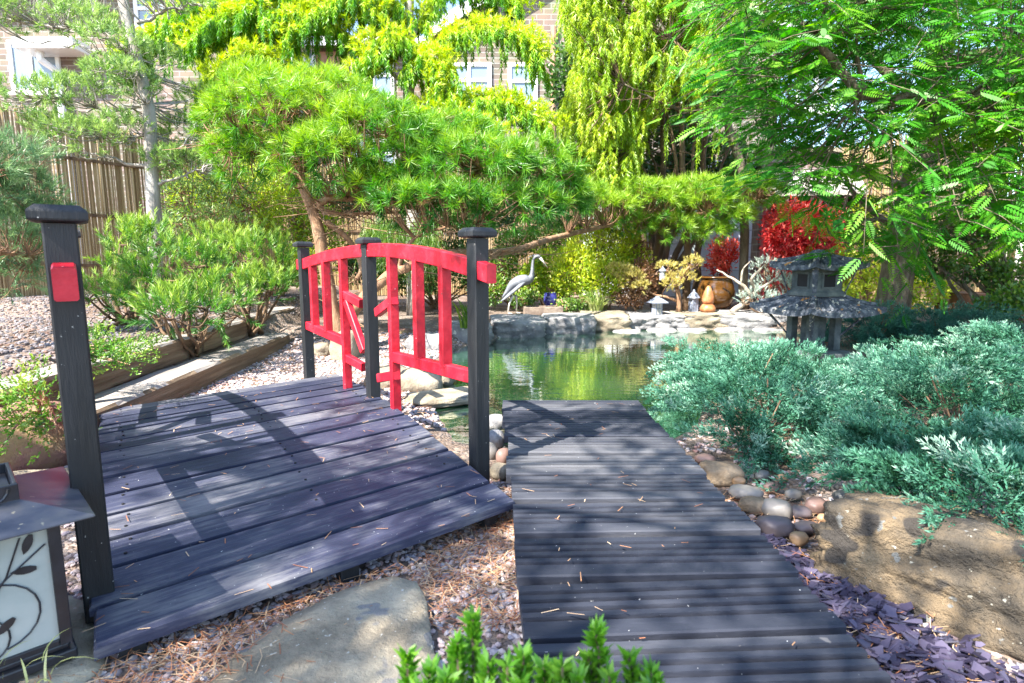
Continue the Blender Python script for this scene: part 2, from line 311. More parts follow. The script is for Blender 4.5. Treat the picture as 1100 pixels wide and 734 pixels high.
def off_axis(d, ang, rng=RNG):
    """directions leaning ang radians off the axes d, at random azimuth"""
    r=unit(np.cross(d, rng.normal(size=d.shape))); a=np.broadcast_to(np.asarray(ang,float),(len(d),))[:,None]
    return unit(d*np.cos(a)+r*np.sin(a))
def brushes(mb, p, d, twigL, n, nL, w, ang=.9, tint=.5, tipt=.25, mat=0, rng=RNG, grav=0.0):
    """bottle-brush twigs: n needles round each twig"""
    q,i,t=along(p,d,twigL,n,rng); dd=off_axis(d[i],rng.uniform(ang*.6,ang*1.1,len(q))*(1.15-.55*t),rng); dd[:,2]-=grav; dd=unit(dd)
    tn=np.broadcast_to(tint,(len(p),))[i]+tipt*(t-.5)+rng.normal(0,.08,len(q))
    needles(mb,q,dd,np.broadcast_to(nL,(len(p),))[i]*rng.uniform(.75,1.15,len(q)),w,np.clip(tn,0,1),mat,rng)
def pad_points(n, c, r, rng=RNG, shell=.55, top=False):
    """points in an ellipsoid pad, more of them near its skin; also outward directions"""
    u=rand_dirs(n,rng)
    if top: u[:,2]=np.abs(u[:,2])*np.where(rng.random(n)<.8,1,-1)
    k=rng.uniform(0,1,n)**(1/3.)*(1-shell)+shell*rng.uniform(.7,1.05,n)
    return np.asarray(c)+u*np.asarray(r)*k[:,None], unit(u/np.asarray(r))
def curve(pts, n=12):
    """Catmull-Rom through pts"""
    p=np.asarray(pts,float); p=np.vstack([2*p[0]-p[1],p,2*p[-1]-p[-2]]); out=[]
    m=len(p)-3
    for s in range(m):
        for t in np.linspace(0,1,max(2,n//m),endpoint=False):
            a,b,c,d=p[s:s+4]; out.append(.5*((2*b)+(-a+c)*t+(2*a-5*b+4*c-d)*t*t+(-a+3*b-3*c+d)*t**3))
    out.append(p[-2]); return np.array(out)
def limb(mb, pts, r0, r1, seg=7, n=14, wob=.0, rng=RNG, mat=0):
    q=curve(pts,n)
    if wob: q[1:-1]+=rng.normal(0,wob,(len(q)-2,3))
    mb.tube(q,np.linspace(r0,r1,len(q))*(1+rng.uniform(-.06,.06,len(q))),seg,mat); return q
def twig_field(mb, ends, src, r=.004, rng=RNG, frac=1.0, mat=0):
    """thin twigs from the nearest limb point to foliage points"""
    src=np.asarray(src)
    for e in ends[rng.random(len(ends))<frac]:
        k=np.argmin(((src-e)**2).sum(1)); a=src[k]; m=(a+e)/2+np.array((0,0,-.03))+rng.normal(0,.02,3)
        mb.tube(curve([a,m,e],6),np.linspace(r*1.6,r*.5,5 if False else len(curve([a,m,e],6))),4,mat,cap=False)
def strands(mb, p, dout, L, n, nL, w, tint, rng=RNG, mat=0, spread=.9, lean=.25, fade=.18):
    """hanging sprays: each falls from p, leaning out along dout, covered with short needles"""
    k=len(p); t=np.tile(np.linspace(0,1,n),k)+rng.uniform(-.5,.5,k*n)/n; t=np.clip(t,0,1); i=np.repeat(np.arange(k),n)
    L=np.broadcast_to(np.asarray(L,float),(k,))[i]
    q=p[i]+dout[i]*(lean*L*np.sqrt(t))[:,None]; q[:,2]-=L*(t*.85+.15*t*t)
    ax=dout[i]*(lean*(1-t))[:,None]; ax[:,2]-=1; ax=unit(ax); dd=off_axis(ax,rng.uniform(.4,spread,len(q)),rng)
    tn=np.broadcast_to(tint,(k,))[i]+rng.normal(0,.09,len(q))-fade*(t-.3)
    needles(mb,q,dd,nL*rng.uniform(.6,1.2,len(q))*(1.1-.45*t),w,np.clip(tn,0,1),mat,rng)
def fronds(mb, p, d, L, m, lL, lw, tint, rng=RNG, mat=0, droop=.25, up=(0,0,1)):
    """pinnate leaves: m pairs of leaflets along a drooping stalk"""
    k=len(p); i=np.repeat(np.arange(k),2*m); j=np.tile(np.repeat(np.arange(m),2),k); s=np.tile([1.,-1.],k*m)
    t=.18+.82*(j+.5)/m; Lk=np.broadcast_to(np.asarray(L,float),(k,))[i]
    upv=unit(np.asarray(up)+rng.normal(0,.4,(k,3)))[i]; sd=unit(np.cross(d[i],upv))
    q=p[i]+d[i]*(Lk*t)[:,None]; q[:,2]-=droop*Lk*t*t
    ax=d[i]-np.array((0,0,1.))*(2*droop*t)[:,None]; ax=unit(ax)
    dd=unit(sd*s[:,None]*.9+ax*.5); dd[:,2]-=.12; nr=unit(np.cross(dd,ax)*s[:,None])
    ll=lL*np.sin(np.pi*np.clip(t,.12,.93))**.6*(Lk/np.mean(Lk))
    leaflets(mb,q,dd,upv,ll,ll*lw,np.clip(np.broadcast_to(tint,(k,))[i]+rng.normal(0,.05,len(q)),0,1),mat)
    # terminal leaflet
    q2=p+d*np.broadcast_to(L,(k,))[:,None]; q2[:,2]-=droop*np.broadcast_to(L,(k,)); d2=d.copy(); d2[:,2]-=2*droop
    leaflets(mb,q2,unit(d2),unit(np.asarray(up)+rng.normal(0,.2,(k,3))),lL*.8,lL*lw*.8,np.broadcast_to(tint,(k,)),mat)
def plumes(mb, p, d, L, nt_, ns, sL, sw, tint, rng=RNG, mat=0, tl=.5, fa=.5):
    """feathery conifer sprays: side twigs on a stem, scale leaves on the side twigs"""
    q,i,t=along(p,d,L,nt_,rng,.1,1.0,.12); Lk=np.broadcast_to(np.asarray(L,float),(len(p),))[i]
    d2=off_axis(d[i],rng.uniform(.45,.95,len(q))*(1.1-.6*t),rng); d2[:,2]+=.12; d2=unit(d2)
    tw=Lk*tl*(1.15-.7*t)
    q3,i3,t3=along(q,d2,tw,ns,rng,.05,1.0); d3=off_axis(d2[i3],rng.uniform(fa*.6,fa*1.3,len(q3)),rng)
    tn=np.broadcast_to(tint,(len(p),))[i][i3]+.3*(t3-.5)+.12*(t[i3]-.5)+rng.normal(0,.07,len(q3))
    nr=off_axis(d3,np.pi/2,rng)
    leaflets(mb,q3,d3,nr,sL*rng.uniform(.7,1.2,len(q3)),sw,np.clip(tn,0,1),mat)

# rocks -----------------------------------------------------------------------------------------
def ico(sub):
    bm=bmesh.new(); bmesh.ops.create_icosphere(bm,subdivisions=sub,radius=1); v=np.array([x.co[:] for x in bm.verts]); bm.verts.index_update()
    f=np.array([[q.index for q in x.verts] for x in bm.faces]); bm.free(); return v,f
ICO={k:ico(k) for k in (1,2,3,4,5,6)}
def rock_geo(r, seed, sub=3, box=.5, rough=.12, freq=1.6, flat_top=0.0):
    v,f=ICO[sub]; v=v.copy()
    if box: 
        m=np.abs(v).max(1,keepdims=True); v=v*(1-box)+v/m*box*.82
    o=Vector((seed*7.31,seed*3.17,seed*1.93))
    dsp=np.array([mnoise.fractal(Vector(x)*freq+o,.9,2.1,4) for x in v])
    if sub>4:
        d2=np.array([mnoise.ridged_multi_fractal(Vector(x)*freq*1.7+o,.8,2.2,5,.9,2.0) for x in v]); d3=np.array([mnoise.fractal(Vector(x)*freq*6+o,.8,2.1,4) for x in v]); dsp=dsp+.3*(d2-1.2)+.22*d3
    v=v*(1+rough*dsp)[:,None]
    if flat_top: v[:,2]=np.minimum(v[:,2],flat_top+.04*dsp)
    return v*np.asarray(r),f
def rock(name, c, r, seed, mat, label, cat='rock', group=None, rz=0, tilt=0, sub=3, box=.5, rough=.14, freq=1.6, flat_top=0, smooth=True):
    v,f=rock_geo(r,seed,sub,box,rough,freq,flat_top); M=(Matrix.Rotation(rz,3,'Z')@Matrix.Rotation(tilt,3,'X'))
    v=v@np.asarray(M).T; mb=MB(); mb.add(v,f); o=mb.build(name,MT[mat],smooth=smooth); o.location=tuple(c); return tag(o,label,cat,group)
# ================================================================== SETTING: ground, water, sky
POND=np.array([(-.22,2.2),(-.36,2.75),(-.5,3.3),(-.5,4.0),(-.38,4.7),(-.12,5.2),(.4,5.6),(1.0,5.8),(1.7,5.85),(2.5,5.8),(3.0,5.5),(2.8,4.7),(1.9,3.8),(1.1,3.0),(.8,2.45),(.55,2.1),(.1,2.02)])
def sdist(x,y,poly):
    """signed distance to a polygon, negative inside"""
    p=np.stack([x,y],-1); d=np.full(x.shape,1e9); ins=np.zeros(x.shape,bool); n=len(poly)
    for i in range(n):
        a=poly[i]; b=poly[(i+1)%n]; e=b-a; w=p-a; t=np.clip((w@e)/(e@e),0,1); q=w-t[...,None]*e
        d=np.minimum(d,np.hypot(q[...,0],q[...,1]))
        c=((a[1]<=y)&(b[1]>y))|((b[1]<=y)&(a[1]>y)); xi=a[0]+(y-a[1])/(b[1]-a[1]+1e-12)*e[0]; ins^=c&(x<xi)
    return np.where(ins,-d,d)
def sstep(a,b,x):
    t=np.clip((x-a)/(b-a),0,1); return t*t*(3-2*t)
def ground_z(x,y):
    z=-.085+.03*sstep(.35,.0,x)*sstep(1.75,1.45,y)
    s=sdist(x,y,POND); z+=.105*sstep(.0,.22,s)*sstep(4.3,5.0,y)      # far bank
    xl=-1.68-.085*(y-1.5)
    z+=.10*sstep(0,-.06,x-xl)*sstep(.2,.8,y)                   # first terrace behind the lower sleeper
    z+=.14*sstep(-.22,-.3,x-xl)*sstep(.2,.8,y)*(1-.5*sstep(4.9,6,y))   # raised bed
    z+=.07*sstep(.8,1.2,x)*sstep(.9,1.6,y)*(1-sstep(4.6,5.2,y))
    z+=.012*np.sin(3.1*x+1.7*y)*np.cos(2.3*y-x)
    z-=.33*sstep(.02,-.25,s)+.02*sstep(.12,.0,s)
    return z
def axis(lo,hi,step,far,n=14):
    core=np.arange(lo,hi+1e-6,step); g=np.geomspace(step*2,far,n)
    return np.concatenate([lo-g[::-1],core,hi+g])
gx=axis(-6.5,7,.045,60); gy=axis(-1.5,9.5,.045,60)
X,Y=np.meshgrid(gx,gy); Z=ground_z(X,Y); nx,ny=len(gx),len(gy)
mb=MB(); i=np.arange(ny-1)[:,None]*nx; j=np.arange(nx-1)[None]
mb.add(np.stack([X,Y,Z],-1).reshape(-1,3),np.stack([i+j,i+j+1,i+nx+j+1,i+nx+j],-1).reshape(-1,4))
def soilmat():
    m,t,N,out=nt('gravelly_soil'); L=t.links.new
    g=N('ShaderNodeNewGeometry'); vo=N('ShaderNodeTexVoronoi',Scale=75); L(g.outputs['Position'],vo.inputs['Vector'])
    vo2=N('ShaderNodeTexVoronoi',Scale=170); L(g.outputs['Position'],vo2.inputs['Vector'])
    nz=N('ShaderNodeTexNoise',Scale=2.2,Detail=6); L(g.outputs['Position'],nz.inputs['Vector'])
    rc=ramp(N,[(.1,.07,.05),(.24,.17,.13),(.33,.25,.2),(.2,.17,.16),(.4,.33,.28)]); sp=N('ShaderNodeSeparateColor'); L(vo.outputs['Color'],sp.inputs[0]); L(sp.outputs[0],rc.inputs['Fac'])
    rd=ramp(N,[(.06,.04,.028,.3),(.15,.1,.07,.7)]); L(nz.outputs['Fac'],rd.inputs['Fac'])
    mx=N('ShaderNodeMix',data_type='RGBA'); mr=N('ShaderNodeMapRange'); mr.inputs['From Min'].default_value=.4; mr.inputs['From Max'].default_value=.62; L(nz.outputs['Fac'],mr.inputs['Value'])
    L(mr.outputs[0],mx.inputs[0]); L(rc.outputs[0],mx.inputs[6]); L(rd.outputs[0],mx.inputs[7])
    b=N('ShaderNodeBsdfPrincipled',Roughness=.9); L(mx.outputs[2],b.inputs['Base Color'])
    bp=N('ShaderNodeBump',Strength=.9,Distance=.012,invert=True); L(vo.outputs['Distance'],bp.inputs['Height'])
    bp2=N('ShaderNodeBump',Strength=.5,Distance=.005,invert=True); L(vo2.outputs['Distance'],bp2.inputs['Height']); L(bp.outputs[0],bp2.inputs['Normal']); L(bp2.outputs[0],b.inputs['Normal'])
    L(b.outputs[0],out.inputs[0]); return m
MT['soil']=soilmat()
tag(mb.build('ground',MT['soil'],smooth=True),kind='structure')

def watermat():
    m,t,N,out=nt('pond_water'); L=t.links.new
    g=N('ShaderNodeNewGeometry'); mp=N('ShaderNodeMapping'); mp.inputs['Scale'].default_value=(1,2.2,1); L(g.outputs['Position'],mp.inputs[0])
    nz=N('ShaderNodeTexNoise',Scale=7,Detail=3,Roughness=.45); L(mp.outputs[0],nz.inputs['Vector'])
    bp=N('ShaderNodeBump',Strength=.06,Distance=.03); L(nz.outputs['Fac'],bp.inputs['Height'])
    n2=N('ShaderNodeTexNoise',Scale=1.7,Detail=4); L(g.outputs['Position'],n2.inputs['Vector'])
    r=ramp(N,[(.014,.06,.03,.35),(.045,.15,.075,.65)]); L(n2.outputs['Fac'],r.inputs['Fac'])
    d=N('ShaderNodeBsdfDiffuse'); L(r.outputs[0],d.inputs[0])
    gl=N('ShaderNodeBsdfGlossy',Roughness=.025); gl.inputs[0].default_value=(.95,1,.95,1); L(bp.outputs[0],gl.inputs['Normal'])
    lw=N('ShaderNodeFresnel',IOR=1.45); L(bp.outputs[0],lw.inputs['Normal'])
    mr=N('ShaderNodeMapRange'); mr.inputs['From Max'].default_value=.5; mr.inputs['To Min'].default_value=.45; mr.inputs['To Max'].default_value=.8; L(lw.outputs[0],mr.inputs['Value'])
    mx=N('ShaderNodeMixShader'); L(mr.outputs[0],mx.inputs[0]); L(d.outputs[0],mx.inputs[1]); L(gl.outputs[0],mx.inputs[2]); L(mx.outputs[0],out.inputs[0]); return m
ws=POND.mean(0)+(POND-POND.mean(0))*1.06; mb=MB(); mb.add(np.column_stack([ws,np.full(len(ws),-.107)]),[list(range(len(ws)))])
tag(mb.build('pond_water',watermat()),kind='structure')

# ================================================================== BRIDGE
pN,pM,pF=np.array((-.096,1.633,0)),np.array((-.578,2.36,0)),np.array((-1.04,2.92,0))
pL=np.array((-.743,.968,0)); pLM=np.array((-1.265,1.66,0)); pLF=np.array((-1.72,2.26,0))
cA,cB,cC,cD=(np.array(q) for q in ((-.65,.818,0),(.006,1.376,0),(-.93,3.03,0),(-1.66,2.27,0)))
vU=unit(cB-cA); vV=unit(pF-pN)
br=thing('garden_bridge',(-.8,1.9,-.07),'black timber garden bridge with red arched handrails beside the pond','bridge')
mb=MB(); NP=14
def dq(a,b): return (1-a)*((1-b)*cA+b*cD)+a*((1-b)*cB+b*cC)
def arch(b): return .035*math.sin(math.pi*b)
for k in range(NP):
    b0,b1=k/NP,(k+1)/NP-.0075*(1+.5*random.random())
    j=lambda: random.uniform(-.006,.006)
    e0,e1=j(),1+j(); z0,z1=arch(b0),arch(b1)
    q=[dq(e0,b0),dq(e1,b0),dq(e1,b1),dq(e0,b1)]; zz=[z0,z0,z1,z1]
    top=[p+np.array((0,0,z)) for p,z in zip(q,zz)]
    c=q[0]*.25+q[1]*.25+q[2]*.25+q[3]*.25; dzr=random.uniform(-.002,.002)
    ins=[t+unit(c-p)*.004+np.array((0,0,dzr)) for t,p in zip(top,q)]; low=[t-np.array((0,0,.004)) for t in top]; bot=[t-np.array((0,0,.018)) for t in top]
    v=ins+low+bot; f=[(0,1,2,3)]+[(4+i,4+(i+1)%4,(i+1)%4,i) for i in range(4)]+[(8+i,8+(i+1)%4,4+(i+1)%4,4+i) for i in range(4)]+[(11,10,9,8)]
    mb.add(v,f,0,random.random())
for k in range(NP):
    for a in (.065,.505,.925):
        for e in (.27,.73):
            b=(k+e)/NP; p=dq(a+random.uniform(-.006,.006),b)+np.array((0,0,arch(b)+.0005)); mb.lathe([(.0032,-.002),(.0032,.001),(.002,.0008)],p,8,1)
mb.build('decking',[MT['deck'],MT['near_black']],br)
for a in (.06,.5,.93):
    mb=MB(); mb.sweep([dq(a,b)+np.array((0,0,arch(b)-.056)) for b in np.linspace(.012,.985,9)],[[(-.02,-.03),(.02,-.03),(.02,.024),(-.02,.024)]]*9,vU,np.array((0,0,1.))); mb.build('bearer',MT['post_paint'],br)
ZB={0:-.09}
def post(p):
    s=.0232; c=.003; mb=MB(); ang=math.atan2(vV[1],vV[0])
    prof=[(-s+c,-s),(s-c,-s),(s,-s+c),(s,s-c),(s-c,s),(-s+c,s),(-s,s-c),(-s,-s+c)]
    sd=np.array((math.cos(ang),math.sin(ang),0)); u=np.array((-math.sin(ang),math.cos(ang),0))
    mb.sweep([p+np.array((0,0,-.09)),p+np.array((0,0,.657))],[prof,prof],sd,u); o=mb.build('post',MT['post_paint'],br)
    mb=MB(); pr=[(.029,.6585),(.0385,.661),(.0395,.664),(.0395,.674),(.0385,.677),(.029,.686),(.0,.6865)]
    mb.lathe([(r*1.414,z) for r,z in pr],p,4,rot=ang+math.pi/4); mb.build('post_cap',MT['post_paint'],o)
for p in (pN,pM,pF,pL,pLM,pLF): post(p)
Zv=np.array((0,0,1.))
def rails(n_,m_,f_):
    L1=np.linalg.norm(m_-n_); L2=np.linalg.norm(f_-m_); T=L1+L2
    def at(s): return n_+(m_-n_)*(s*T/L1) if s*T<=L1 else m_+(f_-m_)*((s*T-L1)/L2)
    sm=L1/T
    d=unit(f_-n_); sd=unit(np.cross(d,Zv)); w=.016; h=.026
    pr=[(-w+.003,-h),(w-.003,-h),(w,-h+.003),(w,h-.003),(w-.003,h),(-w+.003,h),(-w,h-.003),(-w,-h+.003)]
    zt=lambda s:.572+.25*s*(1-s)
    pts=[at(s)+Zv*(zt(max(0,min(1,s)))+(s*.25 if s<0 else 0)) for s in np.linspace(-.046,1.04,25)]
    mb=MB(); mb.sweep(pts,[pr]*25,sd,Zv); mb.build('top_rail',MT['red_paint'],br)
    s1,s2=sm*.72,sm+(1-sm)*.35
    mb=MB(); mb.bar(at(.0)+Zv*.262,at(s1-.008)+Zv*.236,.03,.04,bev=.003); mb.build('lower_rail',MT['red_paint'],br)
    mb=MB(); mb.bar(at(s2+.008)+Zv*.236,at(1.0)+Zv*.27,.03,.04,bev=.003); mb.build('lower_rail',MT['red_paint'],br)
    def bal(s,z0,z1,w=.036):
        p=at(s); mb=MB(); mb.bar(p+Zv*z0,p+Zv*z1,w,.026,up=d,bev=.003); mb.build('baluster',MT['red_paint'],br)
    for s,z0 in ((s1,.005),(s2,.005)): bal(s,z0+arch(.5)*.0+.012,zt(s)-.02)
    for s in (sm*.235,sm*.46): bal(s,.262,zt(s)-.02)
    for s in (sm+(1-sm)*.62,sm+(1-sm)*.84): bal(s,.262,zt(s)-.02)
    def brace(a,za,b,zb):
        mb=MB(); mb.bar(at(a)+Zv*za,at(b)+Zv*zb,.026,.036,bev=.003); mb.build('brace',MT['red_paint'],br)
    e=.0
    brace(s1-.01,.452,sm-.05,.39); brace(s1-.01,.168,sm-.05,.125); brace(s2+.01,.45,sm+.05,.415); brace(s2+.01,.165,sm+.05,.145); brace(s2-.015,.42,sm+.045,.215)
rails(pN,pM,pF); rails(pL,pLM,pLF)

# ================================================================== RIBBED BOARDWALK
bw=thing('boardwalk',(.28,1.5,-.08),'black stained ribbed boardwalk running from the foreground out over the pond edge','boardwalk')
mb=MB(); y=2.425; k=0; pitch=.1725
while y>.3:
    yaw=R(np.interp(y,[.5,1.0,1.6,2.4],[2.5,3.2,.5,-.6])+random.uniform(-.6,.6)); W=.153; z=random.uniform(-.006,.004)
    x0=np.interp(y,[.5,2.42],[.03,-.036])+random.uniform(-.008,.008); x1=np.interp(y,[.5,2.42],[.565,.53])+random.uniform(-.01,.012)
    prof=[(0,-.028),(0,-.003),(.003,0)]; q=.022; dpt=.014
    while q<W-.034:
        prof+=[(q,0),(q+.0015,-dpt),(q+.0115,-dpt),(q+.013,0)]; q+=.0262
    prof+=[(W-.003,0),(W,-.003),(W,-.028)]
    prof=[(-a,b) for a,b in prof]
    c=np.array((.28,y,0)); ca,sa=math.cos(yaw),math.sin(yaw)
    def pt(x,dy,zz): 
        dx=x-.28; return c+np.array((dx*ca-dy*sa,dx*sa+dy*ca,zz+z))
    n=len(prof); V=[pt(x0,a,b) for a,b in prof]+[pt(x1,a,b) for a,b in prof]
    mb.add(V,[(i,i+n,(i+1)%n+n,(i+1)%n) for i in range(n)],0,random.random())
    b=mb.n-2*n; mb.poly([b+i for i in range(n)],0,.5); mb.poly([b+n+i for i in range(n)][::-1],0,.5)
    y-=pitch+random.uniform(-.002,.004); k+=1
mb.build('ribbed_decking',MT['ribbed'],bw)
for xx in (.08,.45):
    mb=MB(); mb.bar((xx,.25,-.066),(xx,2.4,-.066),.045,.07); mb.build('bearer',MT['post_paint'],bw)

# ================================================================== SLEEPERS (left terraces)
def sleeper(a,b,w,h,label,tw=0):
    a=np.asarray(a,float); b=np.asarray(b,float); n=26; d=unit(b-a); sd=unit(np.cross(d,Zv)); mb=MB(); V=[]
    prof=[(-w/2,-h),(w/2,-h),(w/2,-h*.5),(w/2,-.012),(w/2-.014,0),(-w/2+.014,0),(-w/2,-.012),(-w/2,-h*.5)]
    pts=[a+(b-a)*t for t in np.linspace(0,1,n)]; profs=[]
    for t in range(n):
        profs.append([(x+.007*mnoise.noise(Vector((t*.7,i*3.1,tw))),zz+.006*mnoise.noise(Vector((t*.6,i*2.3,tw+9)))) for i,(x,zz) in enumerate(prof)])
    mb.sweep(pts,profs,sd,Zv); o=mb.build('timber_sleeper',[MT['sleeper'],MT['sleeper_top']])
    pm=np.zeros(len(o.data.polygons),np.int32)
    for pz in o.data.polygons:
        if abs(pz.normal.z)>.75 and pz.center.z>min(a[2],b[2])-.04: pm[pz.index]=1
    o.data.polygons.foreach_set('material_index',pm); rebase(o,(a+b)/2-Zv*h)
    return tag(o,label,'sleeper','timber sleepers edging the raised bed')
sleeper((-1.68,2.08,.025),(-1.865,4.55,.02),.2,.125,'lower weathered sleeper bordering the gravel beside the bridge',1)
sleeper((-1.83,1.75,.15),(-2.03,3.55,.145),.2,.125,'upper weathered sleeper retaining the raised gravel bed, near length',2)
sleeper((-2.033,3.58,.15),(-2.2,5.6,.145),.2,.125,'upper weathered sleeper in front of the low bushy pines',3)

# ================================================================== STONES
def stone_px(px,py,z,rx,ry,rz_,*a,**k):
    c=G(px,py,z); return c
# far bank rocks: (px centre, py water line, half width px, Y, height)
bank=[(500,372,30,4.75,.17,'rock_grey','dark rounded rock beside the bridge post at the pond edge'),(556,366,34,5.15,.2,'rock_grey','grey slab rock below the heron at the pond edge'),(614,361,33,5.4,.2,'rock_grey','grey bank rock to the right of the heron planter'),
      (653,357,30,5.6,.2,'rock_buff','pale buff bank rock in front of the strap-leaved clump'),(693,356,26,5.72,.17,'rock_grey','flat grey bank rock under the cream lantern'),(727,356,26,5.75,.16,'rock_grey','grey bank rock between the cream lantern and the blue lantern'),
      (762,356,34,5.78,.19,'rock_buff','broad pale flat rock under the orange ornament'),(808,359,34,5.75,.18,'rock_grey','grey flat rock beneath the driftwood branch'),(850,361,30,5.75,.18,'rock_grey','grey bank rock behind the stone lantern'),(890,362,30,5.7,.18,'rock_grey','grey bank rock hidden partly by the junipers')]
for n_,(px,py,hw,yy,hh,mt,lb) in enumerate(bank):
    c=P(px,py,yy); rx=hw*yy/F*1.06
    rock('bank_rock',(c[0],yy+.27,-.03),(rx,.26,hh*.62),n_+3,mt,lb,'rock','rocks round the pond',rz=random.uniform(-.2,.2),tilt=random.uniform(.02,.12),box=.9,rough=.13,freq=2.6,flat_top=.66,sub=4)
# lower course under them
for n_,(px,yy) in enumerate([(676,5.55),(715,5.62),(748,5.62),(790,5.6),(832,5.62)]):
    c=P(px,360,yy); rock('edging_stone',(c[0],yy+.16,-.13),(.16,.12,.07),n_+40,'rock_grey','low grey edging stone at the far water line','stone','low edging stones at the far water line',rz=random.uniform(-.4,.4),box=.7,rough=.2,flat_top=.6)
# stones between bridge and pond
near=[(372,372,.0,.10,.13,.17,'rock_buff','tall pale stone behind the far red baluster'),(345,372,-.02,.07,.07,.06,'rock_buff','small buff stone left of the tall pale stone'),(418,408,-.05,.14,.1,.08,'rock_buff','pale stone behind the middle bridge post'),
      (452,410,-.05,.13,.11,.085,'rock_buff','lichened stone beside the slate slab, between red balusters'),(474,402,-.05,.085,.06,.075,'rock_buff','yellow stained angular stone at the pond edge'),(446,388,-.06,.13,.06,.04,'rock_grey','thin grey stone lying behind the lichened stone'),
      (462,371,-.05,.2,.1,.11,'rock_grey','grey rock behind the lower red rail'),(497,362,-.05,.14,.1,.13,'rock_grey','dark grey rock nearest the right bridge post'),(430,362,-.05,.12,.09,.08,'rock_red','reddish stone on the gravel beyond the bridge')]
for n_,(px,py,z,rx,ry,rz2,mt,lb) in enumerate(near):
    c=G(px,py,z); rock('bank_stone',(c[0],c[1],-.05),(rx,ry,rz2),n_+60,mt,lb,'stone','stones between the bridge and the pond',rz=random.uniform(-.5,.5),box=.6,rough=.2)
c=G(478,425,-.06); rock('slate_slab',(c[0],c[1]+.04,-.078),(.22,.13,.026),80,'slab','flat grey slate slab behind the right bridge post','slab',None,rz=.5,box=.85,rough=.1,flat_top=.8,sub=4)
edge=[(541,492,.032,.03,'peb3','pink pebble beside the boardwalk edge'),(531,474,.045,.04,'rock_grey','mossy grey stone between the bridge and the boardwalk'),(538,508,.04,.028,'rock_buff','yellowish stone wedged under the deck corner'),(533,455,.05,.035,'rock_grey','pale flat stone at the near pond edge'),(524,487,.04,.035,'peb2','pale pebble behind the right bridge post'),(545,452,.035,.025,'peb0','purplish pebble under the boardwalk end')]
for n_,(px,py,rx,rz2,mt,lb) in enumerate(edge):
    c=G(px,py,-.07); rock('edge_stone',(c[0],c[1],-.065),(rx,rx*.75,rz2),n_+90,mt,lb,'stone','stones between the bridge and the boardwalk',rz=random.uniform(-1,1),box=.2,rough=.08)
# boulder and slab
rock('boulder',(1.02,.995,-.065),(.46,.185,.165),19,'rock_boulder','large brown sandstone boulder beside the boardwalk under the juniper','boulder',None,rz=R(-48),tilt=R(-8),sub=6,box=.72,rough=.13,freq=2.1)
def flat_slab():
    px=[(215,745),(248,706),(300,668),(352,640),(420,617),(450,626),(459,655),(466,690),(486,745),(470,800),(300,840)]
    q=np.array([G(a,b,-.042) for a,b in px]); n=len(q); c=q.mean(0); mb=MB()
    rings=[(1.02,-.05),(1.005,-.008),(.985,.001),(.8,.004),(.55,.004),(.28,.007)]; V=[]
    S=40; ang=np.linspace(0,1,S,endpoint=False)*n
    ol=np.array([q[int(a)]*(1-a%1)+q[(int(a)+1)%n]*(a%1) for a in ang])
    for k,dz in rings:
        for o in ol:
            p=c+(o-c)*k; nz=mnoise.fractal(Vector((p[0]*14,p[1]*14,2)),1,2,4); V.append(p+np.array((.006*nz,.006*nz,dz+.0035*nz)))
    V.append(c+np.array((0,0,.006))); Fq=[]
    for r in range(len(rings)-1):
        for s in range(S): Fq.append((r*S+s,r*S+(s+1)%S,(r+1)*S+(s+1)%S,(r+1)*S+s))
    mb.add(V,Fq); b=(len(rings)-1)*S; mb.f.append(np.array([(b+s,b+(s+1)%S,len(V)-1) for s in range(S)])); mb.m.append(np.zeros(S,np.int32)); mb.t.append(np.full(S,.5))
    o=mb.build('stepping_stone',MT['slab'],smooth=True); rebase(o,(c[0],c[1],-.08)); tag(o,'large flat grey stepping stone in front of the bridge deck','paving stone')
flat_slab()
rock('sandstone_lump',(-1.69,1.92,-.02),(.23,.15,.15),12,'rock_red','reddish brown sandstone lump with a mossy top left of the bridge post','rock',None,rz=.4,sub=4,box=.6,rough=.16)
rock('kerb_stone',(-1.42,1.6,-.07),(.34,.08,.055),13,'rock_buff','pinkish grey kerb stone behind the left bridge post','stone',None,rz=.25,box=.85,rough=.1,sub=4)
rock('lantern_plinth',(-.86,.83,-.066),(.2,.19,.042),14,'slab','flat stone carrying the metal lantern','slab',None,rz=.75,box=.9,rough=.06,flat_top=.85,sub=4)
# pebbles by the boardwalk: px,py,half width px, half height px
pebs=[(832,563,21,13,'peb0','largest purple grey pebble beside the boardwalk'),(859,549,13,8,'peb0','brownish purple oval pebble above the large purple one'),(866,565,15,6,'peb0','flat mauve pebble right of the large purple one'),(858,577,12,9,'peb1','tan egg-shaped pebble in front of the boulder'),
      (834,545,18,13,'peb2','pale grey round stone behind the large purple pebble'),(773,506,27,14,'rock_brown','flat brown stone under the juniper nearest the pond'),(793,516,8,6,'peb1','small tan pebble right of the flat brown stone'),(819,510,10,7,'peb4','dark grey wet-looking pebble under the juniper'),
      (840,513,7,6,'peb1','small round brown pebble in the juniper shade'),(801,528,19,9,'peb2','long pale grey stone along the boardwalk edge'),(809,541,17,10,'rock_brown','rough buff stone beside the boardwalk'),(829,522,9,6,'peb3','small pinkish pebble between the grey stones'),
      (876,541,14,10,'peb3','pinkish tan stone touching the boulder'),(908,533,14,9,'peb4','dark rounded stone tucked under the juniper behind the boulder'),(852,530,10,7,'peb2','pale speckled stone among the pebbles'),(893,522,9,5,'peb4','flat dark pebble in the deepest juniper shade'),(757,492,12,6,'peb3','reddish pebble at the boardwalk edge nearest the pond'),(884,556,7,5,'peb1','smallest tan pebble wedged against the boulder')]
